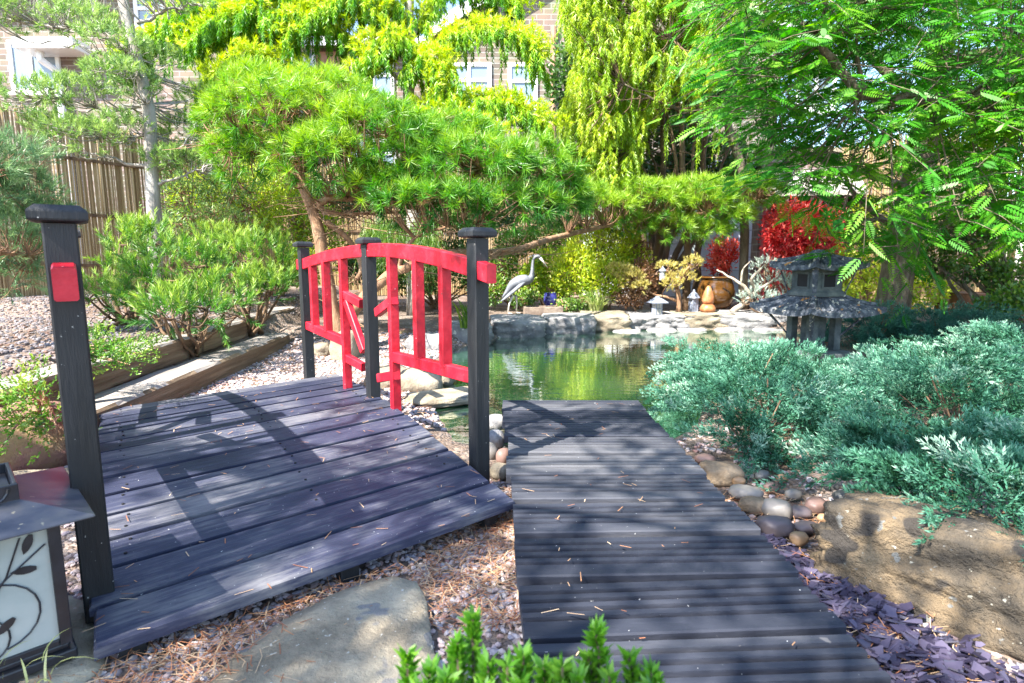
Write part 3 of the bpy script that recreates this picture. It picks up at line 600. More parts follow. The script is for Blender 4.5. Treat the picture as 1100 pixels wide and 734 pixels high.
for n_,(px,py,hw,hh,mt,lb) in enumerate(pebs):
    c=G(px,py+hh*.5,-.06); s=c[1]/F; rock('pebble',(c[0],c[1],-.06+hh*s*.35),(hw*s,hw*s*.75,max(hh*s*.9,.012)),n_+120,mt,lb,'pebble','pebbles and stones beside the boardwalk',rz=random.uniform(-.6,.6),box=.22 if mt.startswith('peb') else .5,rough=.13 if mt.startswith('peb') else .18)

# gravel, litter, slate chips ------------------------------------------------------------------
def scatter(name, mat, regions, rng, smooth=False):
    mb=MB(); v0,f0=ICO[1]
    for (x0,x1,y0,y1,n,s0,s1,cond) in regions:
        x=rng.uniform(x0,x1,n); y=rng.uniform(y0,y1,n); 
        if cond is not None: k=cond(x,y); x,y=x[k],y[k]
        n=len(x); z=ground_z(x,y); sc=rng.uniform(s0,s1,n)**1.0
        sh=np.stack([rng.uniform(.8,1.3,n),rng.uniform(.6,1,n),rng.uniform(.4,.75,n)],-1)*sc[:,None]
        a=rng.uniform(0,6.28,n); jit=1+rng.uniform(-.28,.28,(n,len(v0),1))
        V=v0[None]*jit*sh[:,None,:]; ca,sa=np.cos(a)[:,None],np.sin(a)[:,None]
        Vx=V[...,0]*ca-V[...,1]*sa; Vy=V[...,0]*sa+V[...,1]*ca
        V=np.stack([Vx+x[:,None],Vy+y[:,None],V[...,2]+(z+sc*.25)[:,None]],-1)
        mb.add(V.reshape(-1,3),(f0[None]+(np.arange(n)*len(v0))[:,None,None]).reshape(-1,3),0,np.repeat(rng.random(n),len(f0)))
    o=mb.build(name,mat,smooth=smooth); return tag(o,kind='stuff')
rg=np.random.default_rng(4)
dry=lambda x,y: sdist(x,y,POND)>.03
scatter('gravel',MT['gravel'],[(-.95,.1,.6,1.75,9500,.004,.0085,dry),(-1.75,-.25,2.3,4.8,9000,.006,.014,dry),(-1.7,-.8,.8,2.4,1200,.006,.012,None),(.5,1.1,1.2,2.3,420,.005,.014,dry),(.6,1.1,.5,1.25,900,.004,.009,None)],rg)
scatter('bed_gravel',MT['gravel_grey'],[(-5.5,-2.05,1.6,7.0,17000,.006,.015,None)],rg)
def litter():
    mb=MB(); rg=np.random.default_rng(8)
    def lay(n,x0,x1,y0,y1,cond,zoff,L0,L1,dirb=None,w=.0016):
        x=rg.uniform(x0,x1,n); y=rg.uniform(y0,y1,n)
        if cond is not None: k=cond(x,y); x,y=x[k],y[k]
        n=len(x); a=rg.uniform(0,math.pi,n); L=rg.uniform(L0,L1,n); z=(ground_z(x,y) if zoff is None else 0)+ (.008 if zoff is None else zoff)+rg.uniform(0,.012,n)*(1 if zoff is None else .1)
        d=np.stack([np.cos(a),np.sin(a),rg.normal(0,.12,n)],-1)*L[:,None]/2; s=np.stack([-np.sin(a),np.cos(a),np.zeros(n)],-1)*w/2
        b=s*rg.uniform(-14,14,(n,1)); c=np.stack([x,y,z],-1)
        V=np.stack([c-d-s,c-d+s,c+b+s,c+b-s,c+d+s,c+d-s],1).reshape(-1,3); q=np.arange(n)[:,None]*6
        mb.add(V,np.concatenate([q+np.array([0,1,2,3]),q+np.array([3,2,4,5])]),0,np.tile(rg.random(n),2))
    e=unit(np.array((-vU[1],vU[0])))
    front=lambda x,y:(((np.stack([x,y],-1)-cA[:2])@e)<.02)
    lay(1500,-.75,.05,.72,1.45,lambda x,y:front(x,y)&((((np.stack([x,y],-1)-cA[:2])@e)>-.13)),None,.03,.075)
    lay(900,-.2,.04,.95,1.6,None,None,.03,.06)
    lay(1300,-.95,-.3,.6,1.1,front,None,.03,.09)
    lay(500,.53,.8,.75,1.6,None,None,.03,.07)
    lay(900,-1.75,-.3,2.4,4.4,dry,None,.03,.07,w=.003)
    n=150; q=np.array([dq(a,b)+np.array((0,0,arch(b)+.004)) for a,b in zip(rg.random(n),rg.random(n)**1.5)])
    q=np.concatenate([q,np.column_stack([rg.uniform(.03,.52,60),rg.uniform(.6,2.4,60),np.full(60,.005)])]); n=len(q); a=rg.uniform(0,math.pi,n); L=rg.uniform(.008,.035,n)
    d=np.stack([np.cos(a),np.sin(a),rg.normal(0,.05,n)],-1)*L[:,None]/2; s=np.stack([-np.sin(a),np.cos(a),np.zeros(n)],-1)*.0009; mb.add(np.stack([q-d-s,q-d+s,q+d+s,q+d-s],1).reshape(-1,3),np.arange(4*n).reshape(n,4),0,rg.random(n))
    return tag(mb.build('pine_needle_litter',MT['litter']),kind='stuff')
litter()
def chips():
    mb=MB(); rg=np.random.default_rng(9)
    for _ in range(3000):
        t=rg.random(); cx=.56+.05*rg.random()+.36*t*rg.random(); cy=1.42-.85*t
        if rg.random()<.25: cx=rg.uniform(.56,.95); cy=rg.uniform(.55,.85)
        n=rg.integers(4,7); a=np.sort(rg.uniform(0,6.28,n)); r=rg.uniform(.006,.021)*rg.uniform(.5,1,n); h=.003
        M=np.asarray(Matrix.Rotation(rg.normal(0,.35),3,'X')@Matrix.Rotation(rg.normal(0,.35),3,'Y'))
        q=np.stack([r*np.cos(a)*1.3,r*np.sin(a),np.zeros(n)],-1); v=np.concatenate([q,q+np.array((0,0,h))])@M.T+np.array((cx,cy,-.083+.02*rg.random()+float(ground_z(np.array(cx),np.array(cy)))*0))
        tt=rg.random(); b=mb.n
        mb.add(v,[(i,(i+1)%n,n+(i+1)%n,n+i) for i in range(n)],0,tt); mb.poly([b+n+i for i in range(n)],0,tt)
    return tag(mb.build('slate_chips',MT['slate']),kind='stuff')
chips()
# ================================================================== METAL LANTERN (front left)
def metal_lantern():
    c=np.array((-.848,.842,-.026)); t=thing('garden_lantern',c,'black metal candle lantern with frosted panes and leaf scrollwork beside the left bridge post','lantern',rz=R(45))
    w=.1; zt=.232
    mb=MB(); mb.box((-w-.012,-w-.012,0),(w+.012,w+.012,.016)); mb.box((-w-.004,-w-.004,.016),(w+.004,w+.004,.026)); bevel(mb.build('base',MT['black_metal'],t,local=True),.003)
    mb=MB()
    for sx in(-1,1):
        for sy in(-1,1): mb.box((sx*w-.008,sy*w-.008,.026),(sx*w+.008,sy*w+.008,zt))
    for s in(-1,1):
        mb.box((-w+.008,s*w-.006,zt-.012),(w-.008,s*w+.006,zt)); mb.box((s*w-.006,-w+.008,zt-.012),(s*w+.006,w-.008,zt))
        mb.box((-w+.008,s*w-.006,.026),(w-.008,s*w+.006,.036)); mb.box((s*w-.006,-w+.008,.026),(s*w+.006,w-.008,.036))
    bevel(mb.build('frame',MT['black_metal'],t,local=True),.0015)
    for k in range(4):
        M=Matrix.Rotation(k*math.pi/2,4,'Z'); mb=MB(); mb.box((-w+.008,-w-.0015,.036),(w-.008,-w+.0015,zt-.012),M=M); g=mb.build('pane',MT['frosted'],t,local=True)
        mb=MB(); R3=np.asarray(M.to_3x3())
        def wire(pts,r=.0014):
            q=[R3@np.array((x,-w-.003,z)) for x,z in pts]; mb.tube(q,r,5)
        def arc(cx,cz,r,a0,a1,n=18): wire([(cx+r*math.cos(a),cz+r*math.sin(a)) for a in np.linspace(R(a0),R(a1),n)])
        arc(.022,.1,.052,-80,215); arc(.0,.07,.036,-190,120); wire([(-.088,.05),(-.03,.1),(.03,.15),(.088,.196)]); wire([(-.02,.04),(.0,.1),(.04,.16),(.06,.215)])
        wire([(-.085,.04),(-.05,.045),(-.01,.036),(.02,.05)])
        def leaf(x,z,a,L=.034,wd=.012):
            n=10; V=[]
            for s in(0,1):
                for i in range(n):
                    u=i/(n-1)*2; u2=u if u<=1 else 2-u; sg=1 if u<=1 else -1
                    px=L*u2; pz=sg*wd/2*math.sin(math.pi*u2)**.8
                    V.append(R3@np.array((x+px*math.cos(a)-pz*math.sin(a),-w-.0022-.002*s,z+px*math.sin(a)+pz*math.cos(a))))
            mb.add(V,[(i,(i+1)%n,n+(i+1)%n,n+i) for i in range(n)]); b=mb.n-2*n; mb.poly([b+n+i for i in range(n)])
        for q in ((.03,.15,1.9),(.045,.165,-.1),(-.02,.107,2.3),(-.035,.1,.6),(.02,.075,.7),(-.05,.075,2.6),(-.02,.04,3.5),(.0,.115,1.5),(-.06,.05,1.6),(.062,.188,1.2)): leaf(*q)
        mb.build('scrollwork',MT['black_metal'],g,local=True)
    mb=MB(); e=.148
    mb.lathe([(e*1.414,zt+.002),(e*1.414,zt+.006),(.07*1.414,zt+.03),(.066*1.414,zt+.032)],(0,0,0),4,rot=math.pi/4); rf=bevel(mb.build('roof',MT['lantern_roof'],t,local=True),.002)
    mb=MB()
    for (a,b) in (((-.068,-.068),(.068,-.062)),((-.068,.062),(.068,.068)),((-.068,-.062),(-.062,.062)),((.062,-.062),(.068,.062))): mb.box((a[0],a[1],zt+.028),(b[0],b[1],zt+.056))
    mb.box((-.0615,-.0615,zt+.028),(.0615,.0615,zt+.04)); bevel(mb.build('chimney',MT['black_metal'],rf,local=True),.0015)
    mb=MB(); mb.tube([(0.056*math.cos(a)*1.0,-.0715,zt+.052-.03*math.sin(a)) for a in np.linspace(0,math.pi,14)],.0022,6); mb.build('handle',MT['black_metal'],t,local=True)
metal_lantern()

# ================================================================== STONE PAGODA LANTERN
def stone_lantern():
    c=np.array((1.885,3.6,-.03)); t=thing('stone_lantern',c,'dark grey stone lantern with two tiled roofs rising out of the blue junipers','lantern',rz=R(15))
    def blk(name,prof,mat,par=t,seg=4):
        mb=MB(); mb.lathe([(r*1.414,z) for r,z in prof],(0,0,0),seg,rot=math.pi/4); return bevel(mb.build(name,MT[mat],par,local=True),.005)
    blk('base',[(.17,0),(.17,.06),(.14,.075)],'stone_box')
    mb=MB()
    for sx in(-1,1):
        for sy in(-1,1): mb.box((sx*.085-.024,sy*.085-.024,.075),(sx*.085+.024,sy*.085+.024,.3))
    mb.box((-.05,-.05,.075),(.05,.05,.3)); bevel(mb.build('columns',MT['stone_box'],t,local=True),.004)
    def roof(z,e,h,up,top,name):
        """curved hipped roof with lifted corners and tile ribs"""
        mb=MB(); n=27; m=7
        for k in range(4):
            M3=np.asarray(Matrix.Rotation(k*math.pi/2,3,'Z')); V=[]
            for i in range(m+1):
                s=i/m; half=top+(e-top)*s; zz=z+h*(1-s)**1.35
                for j in range(n):
                    u=-1+2*j/(n-1); lift=up*abs(u)**3*s**2; rib=.011*(1 if j%2 else 0)*(1 if 0<i else 0)
                    V.append(M3@np.array((u*half,-half,zz+lift+rib)))
            L=len(V)
            for j in range(n):
                u=-1+2*j/(n-1); V.append(M3@np.array((u*e,-e,z+up*abs(u)**3-.026)))
            for j in range(n):
                u=-1+2*j/(n-1); V.append(M3@np.array((u*top*1.1,-top*1.1,z-.012)))
            Fq=[(i*n+j,(i+1)*n+j,(i+1)*n+j+1,i*n+j+1)[::-1] for i in range(m) for j in range(n-1)]
            Fq+=[(m*n+j,L+j,L+j+1,m*n+j+1)[::-1] for j in range(n-1)]+[(L+j,L+n+j,L+n+j+1,L+j+1)[::-1] for j in range(n-1)]
            mb.add(V,Fq)
            cr=[M3@np.array((-(top+(e-top)*s)*1.0,-(top+(e-top)*s)*1.0,z+h*(1-s)**1.35+up*s**2+.01)) for s in np.linspace(0,1.02,9)]
            mb.tube(cr,np.linspace(.014,.02,9),6)
        mb.box((-top,-top,z+h-.02),(top,top,z+h+.012)); return mb.build(name,MT['stone_dark'],t,local=True)
    roof(.318,.268,.085,.03,.1,'lower_roof')
    b=blk('light_box',[(.118,.404),(.118,.43),(.1,.442),(.1,.555),(.108,.56),(.108,.578)],'stone_box')
    for k in range(4):
        M=Matrix.Rotation(k*math.pi/2,4,'Z')
        for x in (0,):
            mb=MB()
            for (a0,a1,b0,b1) in ((-.056,-.042,.452,.55),(.042,.056,.452,.55),(-.042,.042,.452,.463),(-.042,.042,.539,.55)): mb.box((a0,-.106,b0),(a1,-.0985,b1),M=M)
            w_=mb.build('window',MT['stone_box'],b,local=True); mb=MB(); mb.box((-.0415,-.1025,.4635),(.0415,-.0992,.5385),M=M); mb.build('shade_panel',MT['near_black'],w_,local=True)  # flat black panel paints the shade of a hollow window
    roof(.588,.195,.055,.024,.05,'upper_roof')
    blk('finial',[(.046,.652),(.05,.666),(.03,.674),(.026,.684),(.003,.692)],'stone_dark',seg=12)
stone_lantern()

# ================================================================== HERON
def heron():
    Y0=6.05; k=Y0/F; o=P(553,337,Y0); t=thing('heron_statue',(o[0],Y0,o[2]),'pale painted heron statue standing on the rocks at the far left pond bank','statue')
    q=lambda px,py,dy=0: P(px,py,Y0)+np.array((0,dy,0))
    spine=[q(539.5,320),(q(545,313)),q(551,306),q(558,302.5),q(564.5,301),q(569,300),q(571.5,296),q(572,290),q(572.3,284),q(573,279),q(575,276.3),q(578,275.5),q(580.2,276.6)]
    rad=[.01,.035,.07,.088,.08,.06,.04,.026,.021,.02,.023,.027,.018]
    mb=MB(); pts=curve(spine,36); rr=np.interp(np.linspace(0,1,len(pts)),np.linspace(0,1,len(rad)),rad); mb.tube(pts,rr,14,flat=.72); body=mb.build('body',MT['heron'],t,smooth=True)
    for s in(-1,1):
        mb=MB(); w=curve([q(566,302),q(560,305),q(552,312),q(544,319),q(537.5,324)],18); w[:,1]+=s*np.interp(np.linspace(0,1,len(w)),[0,.3,1],[.04,.062,.012]); mb.tube(w,np.interp(np.linspace(0,1,len(w)),[0,.3,.75,1],[.012,.06,.042,.006]),10,flat=.35); mb.build('wing',MT['heron_grey'] if s>0 else MT['heron'],body,smooth=True)
        mb=MB(); hip=q(551+3*(s>0),317,s*.03); kn=q((547.2,326)[0]+(8 if s>0 else 0),326,s*.035); ft=q(545.5+(9 if s>0 else 0),337,s*.035)
        mb.tube([hip,kn,ft+np.array((0,0,.002))],[.016,.0085,.008],8)
        for a in (-.5,0,.5): mb.tube([ft+Zv*.006,ft+np.array((.05*math.cos(a),.05*math.sin(a),.004))],[.006,.003],5)
        mb.build('leg',MT['beak'],body,smooth=True)
        mb=MB(); v,f=ICO[1]; mb.add(v*.0045+q(578.5,275.4,s*.019),f); mb.build('eye',MT['near_black'],body,smooth=True)
    mb=MB(); mb.tube([q(579.2,276.2),q(583,280.5),q(588.3,287.5)],[.017,.011,.001],8); mb.build('beak',MT['beak'],body,smooth=True)
    mb=MB(); mb.tube([q(577,274.2),q(572.5,274.6),q(566,277)],[.008,.007,.001],6); mb.build('crest',MT['heron_grey'],body,smooth=True)
heron()

# ================================================================== SMALL ORNAMENTS ON THE FAR BANK
def small_lantern(px,pyb,Y0,wpx,hpx,label,wm,roofm,name='pond_lantern',dome=False):
    c=P(px,pyb,Y0); s=Y0/F; w=wpx*s/2; h=hpx*s; t=thing(name,c,label,'lantern',rz=R(20))
    mb=MB(); mb.lathe([(w*.72,0),(w*.72,h*.08),(w*.6,h*.1)],(0,0,0),4,rot=R(45)); mb.build('base',MT[roofm],t,local=True)
    mb=MB(); b=w*.42
    for sx in(-1,1):
        for sy in(-1,1): mb.box((sx*b-w*.06,sy*b-w*.06,h*.1),(sx*b+w*.06,sy*b+w*.06,h*.66))
    mb.build('frame',MT[roofm],t,local=True)
    for k in range(4):
        M=Matrix.Rotation(k*math.pi/2,4,'Z'); mb=MB(); mb.box((-b+w*.06,-b-.002,h*.12),(b-w*.06,-b+.002,h*.64),M=M); g=mb.build('pane',MT[wm],t,local=True)
        mb=MB(); mb.box((-w*.03,-b-.006,h*.12),(w*.03,-b-.0025,h*.64),M=M); mb.box((-b+w*.06,-b-.0055,h*.36),(-w*.032,-b-.0025,h*.4),M=M); mb.box((w*.032,-b-.0055,h*.36),(b-w*.06,-b-.0025,h*.4),M=M); mb.build('glazing_bar',MT[roofm],g,local=True)
    mb=MB()
    if dome: mb.lathe([(w*.95,h*.64),(w*.9,h*.67),(w*.5,h*.82),(w*.18,h*.9),(w*.16,h*.93),(w*.2,h*.96),(.002,h)],(0,0,0),8,rot=R(22.5))
    else: mb.lathe([(w*1.41,h*.66),(w*1.41,h*.7),(w*.5,h*.9),(w*.3,h*.92),(w*.3,h*.97),(.002,h)],(0,0,0),4,rot=R(45))
    mb.build('roof',MT[roofm],t,local=True)
small_lantern(705.5,340,5.98,17,22,'cream pond lantern with small square panes at the water edge','cream_lantern','blue_lantern')
small_lantern(744.5,336,6.15,15,25,'blue grey lantern with a pointed lid beside the bonsai trunk','blue_lantern','blue_lantern',dome=True)
small_lantern(711.5,301,6.1,9,15,'small white lantern hanging in the bonsai branches','white_paint','blue_lantern','hanging_lantern',dome=True)
def pot(name,px,pyb,Y0,prof,mat,label,cat='pot',seg=36,rim=True):
    c=P(px,pyb,Y0); s=Y0/F; t=thing(name,c,label,cat); mb=MB(); pr=[(r*s,z*s) for r,z in prof]
    mb.lathe(pr,(0,0,0),seg); mb.build('body',MT[mat],t,smooth=True,local=True)
    if rim:
        r,z=pr[-1]; mb=MB(); a=np.linspace(0,2*math.pi,33); mb.tube([(r*math.cos(x),r*math.sin(x),z) for x in a],.06*r,6,cap=False); mb.build('rim',MT[mat],t,smooth=True,local=True)
        mb=MB(); mb.lathe([(r*.96,z-.02),(r*.5,z-.012)],(0,0,0),24); mb.build('soil_fill',MT['soil'],t,local=True)
    return t
pot('glazed_urn',768,331,6.5,[(11,0),(15.5,3),(19,11),(19.5,18),(17.5,26),(16,30),(17.5,33)],'urn','large amber glazed urn behind the orange ornament')
def gourd():
    Y0=6.1; c=P(760,336,Y0); s=Y0/F; t=thing('gourd_ornament',c,'mottled orange gourd-shaped ornament on the pale bank rock','ornament')
    mb=MB(); mb.lathe([(5*s,0),(8*s,2*s),(8.5*s,5*s),(6.5*s,8*s),(5.3*s,9.3*s)],(0,0,0),20); mb.build('lower_bulb',MT['orange'],t,smooth=True,local=True)
    mb=MB(); mb.lathe([(5.2*s,9.2*s),(6.6*s,13*s),(6.2*s,17*s),(4.6*s,22*s),(3*s,26*s),(1.5*s,28.5*s),(.2*s,29*s)],(0,0,0),20); mb.build('upper_bulb',MT['orange'],t,smooth=True,local=True)
gourd()
def trough():
    Y0=6.05; c=P(583,338,Y0); t=thing('planter_trough',c,'weathered low planter trough on the bank to the right of the heron','planter',rz=.1)
    for nm,(lo,hi),m in (('side_panel',((-.2,-.1,0),(.2,-.075,.085)),'planter'),('side_panel',((-.2,.075,0),(.2,.1,.085)),'planter'),('end_panel',((-.2,-.0745,0),(-.175,.0745,.085)),'planter'),('end_panel',((.175,-.0745,0),(.2,.0745,.085)),'planter'),('soil_fill',((-.174,-.074,.01),(.174,.074,.07)),'soil')):
        mb=MB(); mb.box(lo,hi); o=mb.build(nm,MT[m],t,local=True)
        if m=='planter': bevel(o,.006)
trough()
pot('blue_pot',591,335,6.3,[(5,0),(7,4),(7.5,12),(6.5,20)],'blue_glaze','small blue glazed pot behind the planter trough')
pot('brown_pot',1040,339,6.1,[(13,0),(16,4),(18,14),(18.5,22),(19,24)],'brown_pot','dark brown plant pot in front of the right bamboo screen')
pot('brown_bowl',1012,339,6.0,[(5,0),(7,3),(8,9),(7,13)],'urn','small amber pot beside the dark brown plant pot')
# driftwood
dw=MB(); Y0=6.08; B=lambda px,py,dy=0:P(px,py,Y0+dy)
dq_=[limb(dw,[B(786,336),B(800,325),B(812,313,.05),B(808,300),B(818,288,-.05)],.035,.012,8,14,.004),limb(dw,[B(808,318),B(796,305),B(782,297,.08),B(770,290,.1)],.022,.007,7,12,.004),limb(dw,[B(812,313),B(826,304),B(836,296,.1)],.02,.006,7,10,.004),limb(dw,[B(796,305),B(798,290),B(806,281)],.014,.005,6,8)]
o=dw.build('driftwood',MT['driftwood'],smooth=True); rebase(o,tuple(B(790,337))); tag(o,'pale twisted driftwood branch on the bank left of the stone lantern','driftwood')

# ================================================================== FENCES AND WALLS
def cane_screen(a,b,h,label,n,seed,postm='bark_dark'):
    a=np.asarray(a,float); b=np.asarray(b,float); rg=np.random.default_rng(seed); t=thing('bamboo_screen',a,label,'fence')
    d=unit(b-a); nrm=np.cross(d,Zv); L=np.linalg.norm(b-a); mb=MB(); x=0; i=0
    ar=np.linspace(0,2*math.pi,6,endpoint=False)
    while x<L:
        r=rg.uniform(.006,.0105); x+=r*1.45; p=a+d*x+nrm*(rg.normal(0,.004)+.009*(i%2)); hh=h+rg.uniform(-.05,.05); lean=d*rg.normal(0,.012)+nrm*rg.normal(0,.005)
        mb.tube([p,p+lean+Zv*hh],r,6,0,np.clip(rg.normal(.5,.24),0,1)); i+=1
    mb.build('cane_panel',MT['bamboo'],t)
    for z in (.22,.5,.8):
        mb=MB(); mb.bar(a+Zv*h*z+nrm*.03,b+Zv*h*z+nrm*.03,.02,.035); mb.build('rail',MT['bark_dark'],t)
    for k in range(n):
        p=a+(b-a)*(k+.5)/n+nrm*.07; mb=MB(); mb.bar(p-Zv*.3,p+Zv*(h-.1),.08,.08); mb.build('fence_post',MT['bark_dark'],t)
cane_screen((-7.2,4.1,.1),(-5.05,6.55,.1),2.08,'split bamboo screen along the left edge behind the pine branches',2,1)
cane_screen((-5.05,6.6,.08),(-3.5,8.9,.05),2.05,'split bamboo screen behind the grey pine trunk',2,2)
cane_screen((-3.5,9.0,.03),(1.1,9.62,.03),2.0,'split bamboo screen behind the long-needled pine',2,3)
cane_screen((4.0,7.3,.03),(5.3,6.2,.03),1.95,'brown bamboo screen behind the brown plant pot',2,4)
cane_screen((5.35,6.15,.03),(7.6,3.9,.03),1.95,'brown bamboo screen at the right edge in the tree shade',2,5)
w=thing('block_wall',(.2,9.3,0),'white painted block wall behind the golden tree stems','wall'); mb=MB(); mb.box((1.15,9.3,-.1),(4.2,9.5,2.05)); mb.build('wall_face',MT['block'],w); mb=MB(); mb.box((1.12,9.27,2.052),(4.23,9.53,2.11)); bevel(mb.build('coping',MT['white_paint'],w),.01)
w=thing('brick_wall',(3.6,8.2,0),'pinkish brick garden wall behind the red maple','wall'); mb=MB(); mb.box((3.35,8.0,-.1),(6.5,8.22,2.0)); mb.build('wall_face',MT['brick_pink'],w); mb=MB(); mb.box((3.32,7.97,2.002),(6.53,8.25,2.07)); bevel(mb.build('coping',MT['rock_buff'],w),.01)

# small red shelter behind the maple
def shelter():
    c=np.array((3.62,7.35,.03)); t=thing('garden_shelter',c,'small red wooden shelter with dark rafters behind the red maple','shelter',rz=R(-12))
    mb=MB(); mb.box((-.42,-.3,0),(.42,.3,1.3)); bevel(mb.build('wall',MT['shelter_red'],t,local=True),.008)
    mb=MB(); mb.box((-.1,-.325,.85),(.08,-.3025,1.12)); w_=mb.build('window',MT['white_paint'],t,local=True); mb=MB(); mb.box((-.08,-.333,.87),(.06,-.3255,1.1)); mb.build('window_glass',MT['glass_dark'],w_,local=True)
    mb=MB(); mb.add([(-.55,-.48,1.3),(.55,-.48,1.3),(.55,.0,1.62),(-.55,.0,1.62),(.55,.48,1.3),(-.55,.48,1.3),(-.55,-.48,1.34),(.55,-.48,1.34),(.55,.0,1.66),(-.55,.0,1.66),(.55,.48,1.34),(-.55,.48,1.34)],[(0,3,2,1),(3,5,4,2),(6,7,8,9),(9,8,10,11),(0,1,7,6),(4,5,11,10),(1,2,8,7),(2,4,10,8),(0,6,9,3),(3,9,11,5)]); mb.build('roof',MT['felt'],t,local=True)
    for k in range(12):
        x=-.5+k*.09; mb=MB(); mb.box((x,-.47,1.2),(x+.035,-.31,1.298)); mb.build('rafter_end',MT['shelter_dark'],t,local=True)
    mb=MB(); mb.box((-.5,-.309,1.14),(.5,-.3025,1.2)); mb.build('beam',MT['shelter_dark'],t,local=True)
shelter()

# ================================================================== HOUSES
def window(t,x0,x1,z0,z1,mull=(.5,),trans=.3,y=0):
    """a framed window in the front wall (local y = 0, facing -y)"""
    mb=MB(); f=.07
    mb.box((x0,y-.05,z0),(x1,y-.004,z0+f)); mb.box((x0,y-.05,z1-f),(x1,y-.004,z1)); mb.box((x0,y-.05,z0+f),(x0+f,y-.004,z1-f)); mb.box((x1-f,y-.05,z0+f),(x1,y-.004,z1-f))
    zt=z1-f-(z1-z0)*trans
    for m in mull:
        xm=x0+(x1-x0)*m; mb.box((xm-.035,y-.048,z0+f),(xm+.035,y-.004,z1-f))
    xs=[x0+f]+[q for m in mull for q in (x0+(x1-x0)*m-.035,x0+(x1-x0)*m+.035)]+[x1-f]
    if trans:
        for a,b in zip(xs[::2],xs[1::2]): mb.box((a,y-.046,zt-.03),(b,y-.004,zt+.03))
    o=mb.build('window',MT['white_paint'],t,local=True)
    mb=MB(); mb.box((x0+f,y-.02,z0+f),(x1-f,y-.006,z1-f)); mb.build('pane',MT['glass_dark'],o,local=True)
    mb=MB(); mb.box((x0-.06,y-.1,z0-.06),(x1+.06,y-.004,z0-.003)); mb.build('window_sill',MT['white_paint'],o,local=True)
# left house
def px2x(px,Y): return (px-550)/F*Y*1.0
def zat(py,Y): return float(P(550,py,Y)[2])
Y0=11.5; h=thing('brick_house',(-12,Y0,0),'pale buff brick house at the upper left with a white framed window','house')
xr=px2x(282,Y0)+12; ez=5.75
mb=MB(); mb.box((-4,0,-.2),(xr,7,ez)); mb.build('wall',MT['brick_buff'],h,local=True)
mb=MB(); mb.add([(-4.4,-.35,ez-.02),(xr+.2,-.35,ez-.02),(xr+.2,3.5,ez+2.3),(-4.4,3.5,ez+2.3),(xr+.2,7.35,ez-.02),(-4.4,7.35,ez-.02)],[(0,1,2,3),(3,2,4,5),(1,4,2),(0,3,5)] if False else [(0,1,2,3),(3,2,4,5)]); mb.build('roof',MT['tile'],h,local=True)
mb=MB(); mb.box((-4.4,-.38,ez-.2),(xr+.2,-.34,ez-.02)); mb.build('fascia',MT['white_paint'],h,local=True)
mb=MB(); mb.tube([(-4.4,-.44,ez-.06),(xr+.2,-.44,ez-.06)],.06,8); mb.build('gutter',MT['white_paint'],h,local=True)
xx=lambda px:px2x(px,Y0)+12
window(h,xx(41),xx(92),zat(100,Y0),zat(44,Y0),(.42,),.0); 
mb=MB(); mb.box((xx(66),-.5,zat(62,Y0)),(xx(125),-.006,zat(50,Y0))); bevel(mb.build('porch_canopy',MT['white_paint'],h,local=True),.02)
mb=MB(); mb.tube([(xx(84),-.3,zat(62,Y0)),(xx(84),-.3,zat(70,Y0)),(xx(92),-.1,zat(80,Y0)),(xx(93),-.1,.5)],.07,8); mb.build('downpipe',MT['white_paint'],h,local=True)
window(h,xx(172),xx(228),zat(46,Y0),zat(-12,Y0),(.5,),.3)
# middle house
Y0=13.2; h2=thing('brick_house',(px2x(400,Y0),Y0,0),'brown brick house with white windows seen between the cedar branches','house')
xx=lambda px:px2x(px,Y0)-px2x(400,Y0); ez=zat(44,Y0)
mb=MB(); mb.box((xx(296),0,-.2),(xx(486),6,ez)); mb.build('wall',MT['brick_pink'],h2,local=True)
mb=MB(); mb.add([(xx(290),-.3,ez-.02),(xx(490),-.3,ez-.02),(xx(490),3,ez+.75),(xx(290),3,ez+.75),(xx(490),6.3,ez-.02),(xx(290),6.3,ez-.02)],[(0,1,2,3),(3,2,4,5)]); mb.build('roof',MT['tile'],h2,local=True)
mb=MB(); mb.box((xx(290),-.33,ez-.2),(xx(490),-.29,ez-.02)); mb.build('fascia',MT['white_paint'],h2,local=True)
mb=MB(); mb.box((xx(352),-.03,zat(92,Y0)),(xx(376),-.004,zat(56,Y0))); mb.build('tile_panel',MT['tilehung'],h2,local=True)
window(h2,xx(337),xx(351),zat(94,Y0),zat(50,Y0),(),.3); window(h2,xx(388),xx(430),zat(114,Y0),zat(62,Y0),(.5,),.3); window(h2,xx(378),xx(430),zat(190,Y0),zat(150,Y0),(.33,.66),.3)
